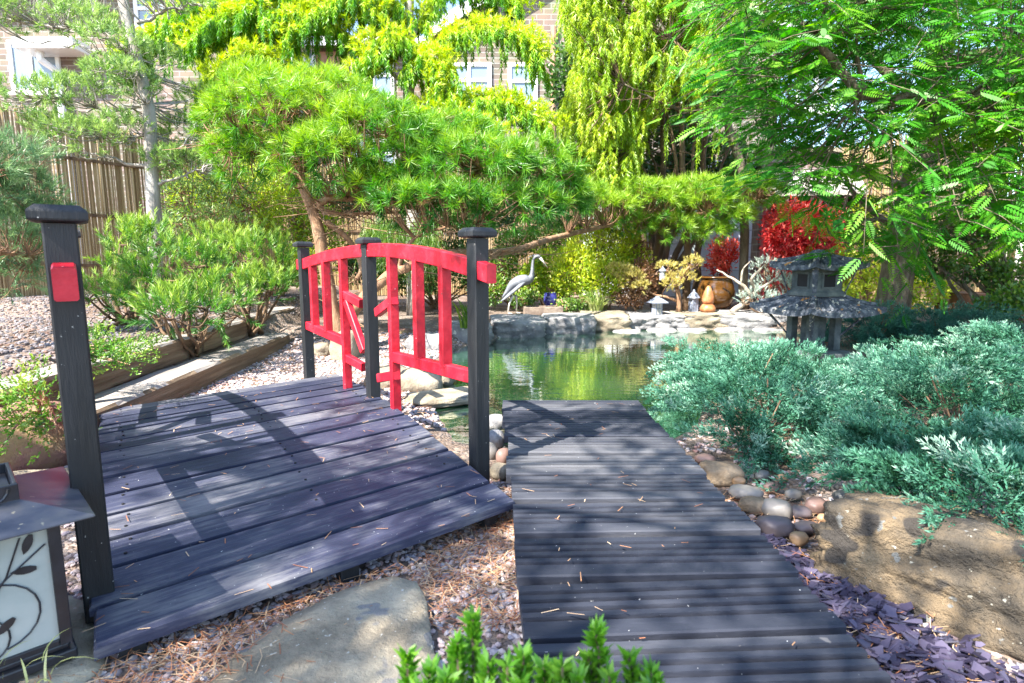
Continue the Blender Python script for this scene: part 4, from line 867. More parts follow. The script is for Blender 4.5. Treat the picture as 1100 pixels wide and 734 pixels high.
# right gable house
Y0=12.0; h3=thing('brick_house',(px2x(640,Y0),Y0,0),'buff brick gable house with a white bargeboard above the pond','house')
xx=lambda px:px2x(px,Y0)-px2x(640,Y0); xl=xx(478); xr=-xl+.4; za=zat(32,Y0); ap=za+(-xl)*.62
mb=MB(); mb.add([(xl,0,-.2),(xr,0,-.2),(xr,0,za),((xl+xr)/2,0,ap),(xl,0,za),(xl,7,-.2),(xr,7,-.2),(xr,7,za),((xl+xr)/2,7,ap),(xl,7,za)],[(0,1,6,5)],0)
mb.poly([0,1,2,3,4]); mb.poly([9,8,7,6,5]); mb.f.append(np.array([(0,4,9,5),(1,6,7,2)])); mb.m.append(np.zeros(2,np.int32)); mb.t.append(np.full(2,.5)); mb.build('wall',MT['brick_buff'],h3,local=True)
xm=(xl+xr)/2
for s,xe in ((-1,xl-.25),(1,xr+.25)):
    ze=ap-(abs(xe-xm))*(ap-za)/(xm-xl)
    mb=MB(); mb.add([(xm,-.25,ap+.02),(xe,-.25,ze+.02),(xe,7.25,ze+.02),(xm,7.25,ap+.02),(xm,-.25,ap+.12),(xe,-.25,ze+.12),(xe,7.25,ze+.12),(xm,7.25,ap+.12)],[(0,3,2,1),(4,5,6,7),(0,1,5,4),(1,2,6,5),(2,3,7,6)]); mb.build('roof',MT['tile'],h3,local=True)
    mb=MB(); mb.bar((xm,-.27,ap-.06),(xe,-.27,ze-.06),.035,.2,up=(0,1,0)) if False else mb.add([(xm,-.29,ap+.1),(xe,-.29,ze+.1),(xe,-.29,ze-.13),(xm,-.29,ap-.13),(xm,-.252,ap+.1),(xe,-.252,ze+.1),(xe,-.252,ze-.13),(xm,-.252,ap-.13)],[(0,1,2,3),(4,7,6,5),(0,4,5,1),(3,2,6,7),(1,5,6,2)]); mb.build('bargeboard',MT['white_paint'],h3,local=True)
window(h3,xx(470),xx(529),zat(121,Y0),zat(68,Y0),(.5,),.28) if xx(470)>xl+.05 else window(h3,xl+.1,xx(529),zat(121,Y0),zat(68,Y0),(.5,),.28)
window(h3,xx(546),xx(576),zat(124,Y0),zat(68,Y0),(),.28)
mb=MB(); mb.tube([(xx(592),-.06,0),(xx(592),-.06,zat(30,Y0))],.05,8); mb.build('downpipe',MT['tilehung'],h3,local=True)
window(h3,xx(840),xx(880),zat(120,Y0),zat(60,Y0),(.5,),.28)
# ================================================================== PLANTS
def seed(k): return np.random.default_rng(k)
def plant(name, base, label, cat='shrub', group=None):
    b=np.asarray(base,float).copy(); return thing(name,b,label,cat,group)
def pads_px(lst):
    """(px,py,half width px,half height px,Y) -> centre, radii"""
    out=[]
    for (px,py,rx,ry,Y0) in lst:
        s=Y0/F; out.append((P(px,py,Y0),np.array((rx*s,max(rx*s*.7,.12),ry*s))))
    return out

# ---- juniper carpets --------------------------------------------------------------------------
def juniper(name, lobes, mat, label, dens, L, rng, group=None):
    """low carpet: arching branches radiate from each heart and carry feathery sprays to their tips"""
    c0=np.mean([l[0] for l in lobes],0); t=plant(name,(c0[0],c0[1],-.05),label,'juniper',group); st=MB(); fo=MB()
    for c,r in lobes:
        c=np.asarray(c,float); r=np.asarray(r,float); n=int(dens*r[0]*r[1]*math.pi*1.3)+8
        p,o=pad_points(n,c,r,rng,shell=.85); o[:,2]=np.abs(o[:,2]); p[:,2]=c[2]+np.abs(p[:,2]-c[2])
        for c2,r2 in lobes:
            if c2 is c: continue
            kk=(((p-np.asarray(c2))/np.asarray(r2))**2).sum(1)>.55; p,o=p[kk],o[kk]
        n=len(p); bump=np.array([mnoise.noise(Vector(x*4.5)) for x in p]); nz=np.array([mnoise.noise(Vector(x*3.6)) for x in p]); p=p+o*(.17*nz)[:,None]; kk=nz>-.45; p,o,bump,nz=p[kk],o[kk],bump[kk]+.6*nz[kk],nz[kk]; n=len(p)
        rad=p-c; rad[:,2]=0; d=unit(unit(rad)*.85+o*np.array((.3,.3,.42))+rng.normal(0,.28,(n,3))); LB=L*rng.uniform(.7,1.35,n)
        b0=p-d*(LB*.75)[:,None]; K=13
        q,i,tt=along(b0,d,LB,K,rng,.12,1.0,.16); q[:,2]+=.05*LB[i]*np.sin(tt*3)
        d2=off_axis(d[i],rng.uniform(.35,.95,len(q))*(1.1-.75*tt),rng); d2[:,2]+=.16; d2=unit(d2)
        tn=np.clip((.34+.28*bump+rng.normal(0,.17,n))[i]+.34*(tt-.45)+rng.normal(0,.05,len(q)),0,1)  # hollows between the mounds tinted darker, shade put into the colour
        plumes(fo,q,d2,LB[i]*.34*(1.15-.5*tt),6,7,SJ[0],SJ[1],tn,rng,fa=.5)
        for k in range(n):
            if rng.random()<.5:
                m_=c*.5+b0[k]*.5; m_[2]-=.03; fo.tube(curve([c+np.array((0,0,-.04)),m_,b0[k]-np.array((0,0,.02))],6),.003,4,1,cap=False)
    fo.build('foliage',[LF[mat],MT['bark_dark']],t)
SJ=(.0145,.0038)
juniper('juniper_bush',[((1.09,2.62,-.02),(.38,.58,.19)),((.97,2.12,-.02),(.31,.4,.18)),((.83,1.92,-.04),(.18,.2,.12)),((1.5,3.05,-.05),(.62,.45,.15))],'juniper','blue green spreading juniper between the boardwalk and the stone lantern',130,.22,seed(21))
juniper('juniper_bush',[((1.6,2.0,-.02),(.6,.54,.235)),((1.22,1.62,-.02),(.38,.32,.2)),((2.35,2.55,-.03),(.85,.75,.23)),((1.98,1.5,-.02),(.55,.45,.22)),((1.32,1.3,.0),(.33,.22,.16)),((1.75,1.2,0),(.4,.3,.19)),((1.06,1.32,.05),(.26,.2,.13)),((1.03,1.17,.09),(.22,.15,.07)),((.93,1.24,.07),(.14,.1,.06)),((1.2,1.05,.07),(.2,.18,.1))],'juniper','big blue green juniper spilling over the sandstone boulder',145,.21,seed(22))
juniper('juniper_bush',[((2.62,4.15,-.02),(.5,.36,.25)),((3.15,4.2,-.02),(.52,.36,.22))],'juniper_back','darker teal juniper growing behind and right of the stone lantern',170,.2,seed(23))

# ---- grey trunked pine (left) -------------------------------------------------------------------
def grey_pine():
    rng=seed(31); b=P(167,322,5.0); t=plant('pine_tree',(b[0],b[1],.08),'tall pine with a bare grey trunk and tiers of short grey green needles','tree'); tr=MB(); cr=MB()
    q=lambda px,py,dy=0:P(px,py,5.0+dy)
    main=limb(tr,[q(168,330),q(166,240),q(163,185),q(160,120),q(147,65),q(132,0),q(126,-50)],.062,.035,10,30)
    limbs=[limb(tr,l,.016,.005,6,14,.012,rng) for l in ([q(145,62),q(110,35),q(60,28),q(5,18,.2),q(-30,10)],[q(150,75),q(110,58),q(80,50),q(30,45)],[q(158,112),q(120,120),q(60,108),q(5,112)],[q(147,25),q(175,12),q(215,5)],[q(163,180),q(135,175),q(95,165),q(60,155)],[q(163,145),q(120,148),q(85,135)],[q(163,180),q(182,166),q(203,150),q(218,120)],[q(165,200),q(188,192),q(218,180)])]
    src=np.concatenate(limbs)
    pads=pads_px([(40,15,62,17,5.1),(-15,12,40,20,4.9),(90,28,42,13,5.0),(118,45,36,12,4.8),(190,5,34,10,5.0),(128,88,40,16,4.8),(30,108,44,18,4.7),(75,100,36,13,4.9),(150,98,22,16,5.1),(85,150,46,16,4.8),(125,140,34,14,4.9),(200,148,30,22,5.4),(215,115,26,20,5.5),(205,182,40,14,5.1),(60,138,30,12,4.9),(165,65,30,10,5.2),(10,-25,60,16,5.2),(140,-25,60,14,5.0),(180,172,26,10,5.0)])
    for c,r in pads:
        n=int(45+1500*r[0]*r[2]); p,o=pad_points(n,c,r,rng,.5,True); d=unit(o*.5+np.array((0,0,.55))+rng.normal(0,.35,p.shape))
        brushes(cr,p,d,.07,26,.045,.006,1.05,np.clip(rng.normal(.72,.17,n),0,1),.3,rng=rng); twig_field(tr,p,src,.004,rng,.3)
    tr.build('trunk',MT['bark_grey'],t,smooth=True); cr.build('crown',LF['pine_grey'],t)
grey_pine()

# ---- pine at the left edge, plus an unseen crown added overhead for shade ---------------------------------------------
def edge_pine():
    rng=seed(33); t=plant('pine_tree',(-2.9,1.2,.1),'dark blue green pine at the left edge of the gravel bed, unseen shade crown added overhead','tree'); tr=MB(); cr=MB()
    main=limb(tr,[(-2.95,1.2,.0),(-2.9,1.05,.9),(-2.7,.7,1.7),(-2.4,.1,2.4),(-2.0,-.5,3.0)],.085,.04,9,24)
    low=limb(tr,[(-2.9,1.1,.75),(-2.85,2.0,.72),(-2.8,2.8,.66),(-2.72,3.3,.62)],.03,.008,6,16,.01,rng); low2=limb(tr,[(-2.9,1.1,.95),(-2.9,2.1,1.02),(-2.85,2.9,1.06),(-2.7,3.4,1.1)],.028,.007,6,16,.01,rng); low3=limb(tr,[(-2.92,1.15,.4),(-3.0,2.2,.38),(-3.1,3.3,.36)],.022,.006,6,14,.01,rng)
    src=np.concatenate([low,low2,low3])
    for c,r in pads_px([(12,172,42,18,3.2),(-25,190,40,30,3.1),(25,212,38,22,3.3),(-5,255,44,26,3.2),(34,270,22,18,3.5),(8,300,38,16,3.3),(52,232,18,10,3.4),(-10,225,40,30,3.2)]):
        n=int(60+2500*r[0]*r[2]); p,o=pad_points(n,c,r,rng,.45,True); d=unit(o*.6+np.array((0,0,.35))+rng.normal(0,.4,p.shape))
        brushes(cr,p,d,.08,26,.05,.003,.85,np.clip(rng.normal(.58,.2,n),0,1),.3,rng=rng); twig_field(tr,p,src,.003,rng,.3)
    # unseen crown added over and behind the viewer to dapple the deck and boardwalk
    arms=[]
    for e in ((-1.2,-.4,2.9),(-.3,-.9,2.95),(-2.1,.6,2.75),(-.6,-.1,2.65),(-2.9,-.3,3.2),(.1,-1.5,3.1),(-1.6,-1.4,3.3)):
        s=main[rng.integers(12,22)]; arms.append(limb(tr,[s,(s*.5+np.array(e)*.5)+np.array((0,0,.18)),e],.02,.005,6,12,.015,rng))
    arms=np.concatenate(arms); SHADE_CLUMPS=[]
    for _ in range(SHADE_N):
        c=np.array((rng.uniform(-3.1,.7),rng.uniform(-2.0,.75),0)); c[2]=2.3+.5*rng.random()+.12*(-c[1])
        if c[2]<.95+.5*max(c[1],0)+.3: continue
        # clumps thinned by where their shadow lands: far deck and gravel strip stay sunnier
        g=c[:2]+np.array((.604,.629))*(c[2])
        keep=.7
        if g[1]>1.7 and g[0]<-.3: keep=.06
        if -.5<g[0]<0 and .7<g[1]<1.35: keep=.3
        if g[0]<-.3 and g[1]<1.4: keep=.6
        if g[0]>.03 and g[0]<.6: keep=.33
        if g[0]>.65 and g[1]<2.6: keep=.45
        if g[0]>.65 and g[1]<1.3: keep=.2
        if rng.random()<keep: SHADE_CLUMPS.append((c,rng.uniform(.09,.18) if g[0]>.03 else rng.uniform(.04,.12)))
    for c,r in SHADE_CLUMPS:
        n=int(20+900*r*r); p,o=pad_points(n,c,(r,r,r*.45),rng,.3); d=unit(o*.6+rng.normal(0,.5,p.shape)+np.array((0,0,.2)))
        brushes(cr,p,d,.08,14,.055,.007,.9,np.clip(rng.normal(.45,.15,n),0,1),.2,rng=rng); twig_field(tr,p[:3],arms,.004,rng,1)
    tr.build('trunk',MT['bark_brown'],t,smooth=True); cr.build('crown',LF['pine_left'],t)
SHADE_N=430
edge_pine()

# ---- long-needled spreading pine ----------------------------------------------------------------
def front_pine():
    rng=seed(37); b=G(368,380,-.08); t=plant('pine_tree',b,'flat-topped long-needled pine with a leaning red brown trunk behind the red handrail','tree'); tr=MB(); cr=MB()
    q=lambda px,py,dy=0:P(px,py,4.2+dy)
    limbs=[limb(tr,[b,q(353,310),q(340,240),q(326,202),q(316,165),q(300,140)],.055,.02,10,24,.003,rng),
      limb(tr,[q(344,225),q(352,213),q(400,214),q(450,222),q(500,212),q(560,200)],.03,.01,8,22,.008,rng),limb(tr,[q(346,228),q(385,230),q(430,229)],.016,.007,6,12,.004,rng),
      limb(tr,[q(372,350),q(392,318,-.05),q(425,292,-.1),q(470,274,-.1),q(540,270,.3),q(610,252,1.4),q(690,236,2.1),q(780,226,2.3),q(815,212,2.3)],.045,.012,9,36,.006,rng),
      limb(tr,[q(350,238),q(375,258,.1),q(388,285,.15),q(384,300,.1)],.022,.018,7,12),limb(tr,[q(318,170),q(350,140,.2),q(400,135,.3),q(430,150,.2)],.022,.007,6,14,.008,rng),limb(tr,[q(316,165),q(280,150),q(245,150)],.018,.006,6,12,.006,rng),
      limb(tr,[q(500,212),q(520,180),q(560,175),q(590,190)],.014,.005,6,12,.008,rng),limb(tr,[q(425,292,-.1),q(440,262,-.2),q(470,245,-.2),q(510,240,-.2)],.018,.006,6,12,.008,rng),limb(tr,[q(540,270),q(520,282,-.1),q(490,288,-.1)],.012,.004,5,8)]
    src=np.concatenate(limbs)
    pads=pads_px([(300,128,72,40,4.1),(243,135,28,30,4.4),(262,170,42,26,4.2),(350,112,60,30,4.5),(402,150,70,38,4.0),(345,172,52,28,3.9),(450,172,52,34,4.1),(505,188,80,38,4.0),(572,190,50,36,4.1),(545,225,66,22,4.0),(468,222,66,24,3.9),(604,215,26,24,4.2),(415,205,46,22,4.0),(480,150,60,22,4.5),(648,226,40,16,6.1),(700,222,42,20,6.35),(755,222,40,17,6.4),(812,206,30,15,6.4),(672,240,26,13,6.3),(722,246,30,15,6.4),(688,208,32,12,6.3),(748,205,34,13,6.4),(785,234,24,13,6.4),(624,212,28,14,5.6),(765,250,18,10,6.4),(280,95,40,18,4.5)])
    for c,r in pads:
        n=int(70+1500*r[0]*r[2]); p,o=pad_points(n,c,r,rng,.5,True); d=unit(o*.75+np.array((0,0,.35))+rng.normal(0,.35,p.shape))
        hx=(p[:,0]/p[:,1]*F+550); base=np.where(hx<400,.66,np.where(hx>630,.72,.40))+.25*o[:,2]  # needles at the left tinted yellower, painting in their sunlit side
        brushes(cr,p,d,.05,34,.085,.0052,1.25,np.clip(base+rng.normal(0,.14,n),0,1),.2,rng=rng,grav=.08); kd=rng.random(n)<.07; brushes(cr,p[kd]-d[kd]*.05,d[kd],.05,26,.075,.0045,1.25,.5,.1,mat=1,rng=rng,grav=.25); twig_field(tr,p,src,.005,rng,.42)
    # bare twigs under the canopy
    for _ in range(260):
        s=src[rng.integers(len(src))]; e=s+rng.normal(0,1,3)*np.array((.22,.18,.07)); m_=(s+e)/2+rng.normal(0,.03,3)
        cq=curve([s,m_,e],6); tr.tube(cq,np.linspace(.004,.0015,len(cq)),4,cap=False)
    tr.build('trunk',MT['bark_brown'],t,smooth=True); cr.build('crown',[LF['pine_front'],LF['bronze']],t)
front_pine()

# ---- golden weeping cedar -----------------------------------------------------------------------
def weep(fo, path, rng, n, L, nn, nL, w, tint, wid=.16):
    i=rng.integers(0,len(path)-1,n); f=rng.random((n,1)); p=path[i]*(1-f)+path[i+1]*f; ax=unit(path[i+1]-path[i]); sd=unit(np.cross(ax,Zv)); s=rng.normal(0,1,(n,1))
    dout=unit(sd*np.sign(s)*.8+ax*.6+rng.normal(0,.3,(n,3))*np.array((1,1,0)))
    p=p+sd*s*wid*.6; p[:,2]-=.35*wid*(s[:,0]**2)*.5
    strands(fo,p,dout,L*rng.uniform(.35,1.25,n),nn,nL,w,np.clip(tint-.14*np.abs(s[:,0])+rng.normal(0,.12,n),0,1),rng,fade=.6)
    # short upright tips along the ridge
    m=n; j=rng.integers(0,len(path),m); pp=path[j]+rng.normal(0,wid*.4,(m,3))*np.array((1,1,.25)); d=unit(rng.normal(0,.6,(m,3))+np.array((0,0,.5)))
    brushes(fo,pp,d,.07,16,nL,w,.9,np.clip(tint+.22+rng.normal(0,.1,m),0,1),.1,rng=rng)
def gold_cedar():
    rng=seed(41); Y0=6.1; q=lambda px,py,dy=0:P(px,py,Y0+dy); b=q(445,320); t=plant('weeping_cedar',(b[0],b[1],.03),'golden yellow weeping cedar with arching branches in front of the houses','tree'); tr=MB(); fo=MB()
    main=limb(tr,[(b[0],b[1],0),q(444,220),q(441,140),q(438,60),q(442,-40),q(446,-150)],.085,.03,10,26)
    arcs=[[(440,95,0),(360,28,-.2),(295,10,-.3),(235,20,-.3),(205,52,-.3)],[(440,130,0),(345,86,-.2),(275,56,-.5),(238,80,-.5),(226,125,-.5)],[(330,60,0),(255,34,.3),(200,28,.4),(152,44,.4),(132,66,.4)],[(440,60,0),(400,8,-.2),(352,2,-.3),(305,38,-.4)],[(440,50,0),(470,-12,.2),(525,-18,.2),(560,5,.2)],
      [(440,80,0),(480,38,-.2),(530,27,-.2),(568,42,-.2),(578,60,-.2)],[(440,60,0),(424,36,-.3),(402,46,-.4),(386,82,-.4)],[(445,128,0),(500,104,-.2),(550,108,-.3),(592,134,-.3)],[(440,100,0),(462,58,-.3),(474,74,-.4),(484,115,-.4)],[(440,30,0),(410,-10,-.1),(330,-25,-.2),(275,-5,-.2)],
      [(440,110,0),(470,118,-.4),(500,128,-.5),(540,142,-.5)],[(350,85,-.2),(310,84,-.5),(280,95,-.6),(256,120,-.6)],[(440,-30,0),(400,-50,0),(350,-40,0),(310,-8,0)],[(300,10,-.3),(265,5,-.1),(225,-5,0),(180,18,.1)]]
    for k,a in enumerate(arcs):
        path=limb(tr,[q(*x) for x in a],.022,.006,6,22,.006,rng); plen=np.linalg.norm(np.diff(path,axis=0),axis=1).sum()
        weep(fo,path[2:],rng,int(230*plen),.18,52,.055,.0095,.78+.08*rng.normal(),.2)
    tr.build('trunk',MT['bark_grey'],t,smooth=True); fo.build('crown',LF['gold_cedar'],t)
gold_cedar()

# ---- golden weeping larch-like tree over the pond's far bank ----------------------------------------
def inpoly(px,py,poly): return sdist(np.asarray(px,float),np.asarray(py,float),np.asarray(poly,float))<0
def gold_tree():
    rng=seed(43); Y0=6.75; q=lambda px,py,dy=0:P(px,py,Y0+dy); b=q(737,335); t=plant('weeping_larch',(b[0],b[1],.04),'bright lime green weeping tree with many bare dark stems on the far bank','tree'); tr=MB(); fo=MB()
    dark=[[(737,338,0),(738,255,0),(733,160,0),(728,80,0),(735,-20,0)],[(703,333,.2),(706,255,.2),(713,150,.2),(705,70,.1),(690,-10,0)],[(745,335,.4),(752,240,.4),(757,150,.3),(768,60,.2),(775,-30,.2)],[(733,210,0),(722,150,-.1),(712,110,-.2),(690,80,-.3)],[(737,230,.1),(745,160,.1),(748,110,0),(742,60,0)],[(713,210,.3),(698,160,.3),(690,120,.2)],[(752,235,.4),(775,180,.4),(790,140,.4)],[(700,215,.1),(690,180,0),(676,150,-.1)]]
    src=[limb(tr,[q(*x) for x in a],.05 if i<3 else .022,.014 if i<3 else .008,8,22,.008,rng) for i,a in enumerate(dark)]
    tr2=MB(); ol=[[(798,335,-.1),(800,250,-.1),(797,180,-.1),(781,131,-.1),(787,75,-.1),(770,48,-.1),(757,20,-.1),(750,-30,-.1)],[(781,131,-.1),(745,122,-.3),(708,110,-.5),(670,90,-.6)],[(772,50,-.1),(745,55,-.3),(720,40,-.5)],[(762,30,-.1),(790,0,0),(800,-40,0)]]
    src+=[limb(tr2,[q(*x) for x in a],.058 if i==0 else .024,.02 if i==0 else .008,8,26,.004,rng) for i,a in enumerate(ol)]
    src=np.concatenate(src)
    poly=[(598,-60),(606,40),(622,70),(602,120),(604,190),(634,214),(668,205),(690,172),(700,128),(722,100),(752,112),(785,62),(806,10),(815,-60)]
    px=rng.uniform(595,820,9500); py=rng.uniform(-60,215,9500); k=inpoly(px,py,poly); px,py=px[k],py[k]; dy=rng.uniform(-.75,.5,len(px))
    # gather the strands into hanging curtains
    ph=np.array([mnoise.noise(Vector((a*.035,b_*.013,c*2.2))) for a,b_,c in zip(px,py,dy)]); k=ph>-.24; px,py,dy,ph=px[k],py[k],dy[k],ph[k]
    p=np.array([P(a,b_-12,Y0+c) for a,b_,c in zip(px,py,dy)]); n=len(p); dout=rand_dirs(n,rng)*np.array((1,1,0)); dout=unit(dout)
    strands(fo,p,dout,rng.uniform(.08,.24,n),56,.058,.0095,np.clip(.68+.35*ph+rng.normal(0,.13,n),0,1),rng,lean=.4)
    for e in ((770,165),(716,165),(748,178),(795,115),(757,135)):
        pp=np.array([q(e[0]+rng.normal(0,2),e[1]-30,-.4) for _ in range(4)]); strands(fo,pp,unit(rand_dirs(4,rng)*np.array((1,1,0))),rng.uniform(.25,.45,4),50,.04,.008,.62,rng,lean=.05)
    ends=p[rng.random(n)<.12]; twig_field(tr,ends,src,.005,rng,1)
    for _ in range(220):   # dead inner twigs
        s=src[rng.integers(len(src))]
        if not(.8<s[2]<2.4): continue
        e=s+rng.normal(0,1,3)*np.array((.25,.2,.14)); cq=curve([s,(s+e)/2+rng.normal(0,.03,3),e],6); tr.tube(cq,np.linspace(.006,.002,len(cq)),4,cap=False)
    tr.build('stems',MT['bark_dark'],t,smooth=True); tr2.build('trunk',MT['bark_olive'],t,smooth=True); fo.build('crown',LF['gold_tree'],t)
gold_tree()

# ---- tree with pinnate leaves (right) -----------------------------------------------------------
def pinnate_tree():
    rng=seed(47); Y0=5.2; q=lambda px,py,dy=0:P(px,py,Y0+dy); b=q(958,336); t=plant('feathery_tree',(b[0],b[1],.0),'large tree with feathery bright green divided leaves filling the upper right','tree'); tr=MB(); cr=MB()
    limbs=[limb(tr,[(b[0],b[1],-.08),q(965,290),q(982,210),q(996,140),q(1010,60),q(1020,-60)],.15,.09,12,26,.006,rng),limb(tr,[q(1006,75),q(1055,60,-.8),q(1100,72,-1.6),q(1062,95,-2.1),q(1000,107,-2.2),q(935,104,-2.2),q(925,98,-2.25),q(888,55,-2.3),q(882,28,-2.3),q(890,-5,-2.3)],.055,.009,8,46,.006,rng),
      limb(tr,[q(930,100,-2.22),q(921,60,-2.25),q(920,5,-2.3)],.012,.004,6,12),limb(tr,[q(1000,120),q(930,60,.2),q(850,20,.3),q(790,-10,.3)],.05,.012,8,22,.01,rng),limb(tr,[q(985,205),q(940,190,-.5),q(880,170,-1),q(830,150,-1.3)],.035,.008,7,18,.01,rng),limb(tr,[q(975,240),q(950,235,-.3),q(920,240,-.9),q(890,250,-1.3)],.025,.006,6,16,.01,rng),
      limb(tr,[q(1000,120),q(1060,110,-.2),q(1130,120,-.5),q(1200,110,-.8)],.05,.015,8,18,.01,rng),limb(tr,[q(1010,60),q(950,10,-.8),q(900,-30,-1.5),q(850,-40,-2)],.045,.01,8,18,.01,rng),limb(tr,[q(985,200),q(1040,190,-.8),q(1100,200,-1.4)],.03,.008,7,16,.01,rng),limb(tr,[q(955,240),q(938,228,-.2),q(915,205,-.4),q(905,180,-.5)],.03,.01,7,14)]
    src=np.concatenate(limbs)
    poly=[(792,-90),(778,30),(800,84),(782,118),(796,150),(836,172),(858,204),(905,222),(930,250),(958,285),(990,262),(1030,238),(1090,252),(1180,250),(1180,-90)]
    n=2300; px=rng.uniform(770,1180,n*2); py=rng.uniform(-90,300,n*2); k=inpoly(px,py,poly); k&=~((px>870)&(py>135)&(rng.random(len(px))<.5)); k&=~((px>955)&(px<1025)&(py>115)&(rng.random(len(px))<.6)); px,py=px[k][:n],py[k][:n]; n=len(px)
    dep=np.where(rng.random(n)<.55,rng.uniform(2.7,4.0,n),rng.uniform(4.0,5.8,n))
    p=np.array([P(a,b_,c) for a,b_,c in zip(px,py,dep)])
    lay=np.array([mnoise.noise(Vector(x*np.array((1.1,1.1,4.2)))) for x in p]); k=lay>-.3; p=p[k]; lay=lay[k]; n=len(p)
    td=unit(np.stack([rng.normal(-.45,.65,n),rng.normal(-.4,.6,n),rng.normal(-.15,.2,n)],-1)); TL=rng.uniform(.22,.42,n)
    qp,i,tt=along(p,td,TL,7,rng,.1,1,.15); side=np.where(np.arange(len(qp))%2==0,1,-1.)[:,None]; sd=unit(np.cross(td[i],Zv))
    fd=unit(sd*side*.75+td[i]*.65+np.array((0,0,-.08))+rng.normal(0,.12,(len(qp),3)))
    tn=np.clip(.45+.3*lay[i]+rng.normal(0,.14,n)[i]+rng.normal(0,.07,len(qp)),0,1)
    fronds(cr,qp,fd,rng.uniform(.08,.145,len(qp)),9,.03,.37,tn,rng,droop=.2,up=(-.25,-.45,.8))
    for k in range(n):
        cq=np.array([p[k]+td[k]*TL[k]*s-np.array((0,0,.15*s*s*TL[k])) for s in (0,.5,1)]); tr.tube(cq,[.003,.002,.001],4,cap=False)
    twig_field(tr,p,src,.004,rng,.28)
    # single low sprays in front of the stone lantern
    for (a,b_,c) in ((925,266,3.3),(955,285,3.2),(975,255,3.3),(905,238,3.3),(878,246,3.4),(945,308,3.35),(985,280,3.6),(930,245,3.3),(965,305,3.4),(868,240,3.2),(884,246,3.2),(850,238,3.3),(900,254,3.15),(838,222,3.4)):
        pp=P(a,b_-14,c)[None]; fronds(cr,np.repeat(pp,3,0),unit(np.array([(-.5,-.3,-.25),(.25,-.4,-.5),(-.15,-.5,-.6)])),np.array((.15,.13,.14)),10,.032,.36,rng.uniform(.5,.9,3),rng,droop=.25); cq=curve([src[np.argmin(((src-pp[0])**2).sum(1))],(pp[0]+src[np.argmin(((src-pp[0])**2).sum(1))])/2+np.array((0,0,.06)),pp[0]],8); tr.tube(cq,np.linspace(.006,.002,len(cq)),4,cap=False)
    tr.build('trunk',MT['bark_olive'],t,smooth=True); cr.build('crown',LF['pinnate'],t)
pinnate_tree()

# ---- generic leafy shrubs ------------------------------------------------------------------------
def leafy(name, pads, mat, label, dens, lL, lw, seedn, cat='shrub', stemm='bark_brown', base=None, tintm=.5, group=None, up=.3, stems=8, clump=4, r0=.012):
    rng=seed(seedn); P_=pads_px(pads); c0=np.mean([c for c,_ in P_],0); 
    if base is None: base=np.array((c0[0],c0[1],float(ground_z(np.array(c0[0]),np.array(c0[1])))))
    t=plant(name,base,label,cat,group); fo=MB(); st=MB(); src=[]
    for c,r in P_:
        for _ in range(max(1,stems//len(P_))):
            e=c+rng.normal(0,.35,3)*r; cq=limb(st,[np.asarray(base)+rng.normal(0,.03,3)*np.array((1,1,0)),(np.asarray(base)+e)/2+rng.normal(0,.05,3),e],r0,r0*.35,6,10,.004,rng); src.append(cq)
    src=np.concatenate(src)
    for c,r in P_:
        n=int(dens*(r[0]*r[2])**.75*3.2)+12; p,o=pad_points(n,c,r,rng,.5); twig_field(st,p,src,.003,rng,.2)
        i=np.repeat(np.arange(n),clump); d=unit(o[i]*.7+np.array((0,0,up))+rng.normal(0,.6,(n*clump,3))); q=p[i]+rng.normal(0,lL*.7,(n*clump,3)); nr=unit(o[i]*.5+np.array((-.3,-.4,.6))+rng.normal(0,.5,q.shape))
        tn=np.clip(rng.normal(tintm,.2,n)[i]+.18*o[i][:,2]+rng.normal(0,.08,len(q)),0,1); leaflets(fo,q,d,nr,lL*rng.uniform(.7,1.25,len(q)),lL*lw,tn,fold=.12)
    st.build('stems',MT[stemm],t,smooth=True); fo.build('foliage',LF[mat],t); return t
# red maples
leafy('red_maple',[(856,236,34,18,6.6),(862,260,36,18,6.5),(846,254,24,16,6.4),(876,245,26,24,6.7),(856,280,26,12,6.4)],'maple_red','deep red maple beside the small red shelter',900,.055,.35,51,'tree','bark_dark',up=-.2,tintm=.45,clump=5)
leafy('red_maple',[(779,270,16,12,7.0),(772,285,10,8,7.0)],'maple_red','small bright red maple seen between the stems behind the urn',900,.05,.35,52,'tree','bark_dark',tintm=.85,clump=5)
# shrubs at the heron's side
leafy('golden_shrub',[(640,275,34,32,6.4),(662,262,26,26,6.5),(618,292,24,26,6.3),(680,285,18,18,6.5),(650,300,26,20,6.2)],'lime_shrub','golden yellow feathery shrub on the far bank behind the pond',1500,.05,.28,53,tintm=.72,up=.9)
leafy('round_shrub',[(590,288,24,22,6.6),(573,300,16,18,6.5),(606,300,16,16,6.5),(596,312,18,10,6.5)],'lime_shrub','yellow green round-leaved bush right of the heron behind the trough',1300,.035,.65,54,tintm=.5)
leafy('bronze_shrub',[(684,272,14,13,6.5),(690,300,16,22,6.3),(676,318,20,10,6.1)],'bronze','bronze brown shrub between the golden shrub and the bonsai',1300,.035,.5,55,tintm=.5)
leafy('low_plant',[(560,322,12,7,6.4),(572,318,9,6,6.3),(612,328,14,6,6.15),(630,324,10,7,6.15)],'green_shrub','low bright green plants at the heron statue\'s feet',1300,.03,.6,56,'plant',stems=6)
leafy('loose_shrub',[(540,285,16,20,6.6),(552,262,20,14,6.8),(530,310,14,16,6.4),(590,258,30,12,7.0)],'green_shrub','mid green shrub behind the heron statue',1100,.04,.5,57,tintm=.6)
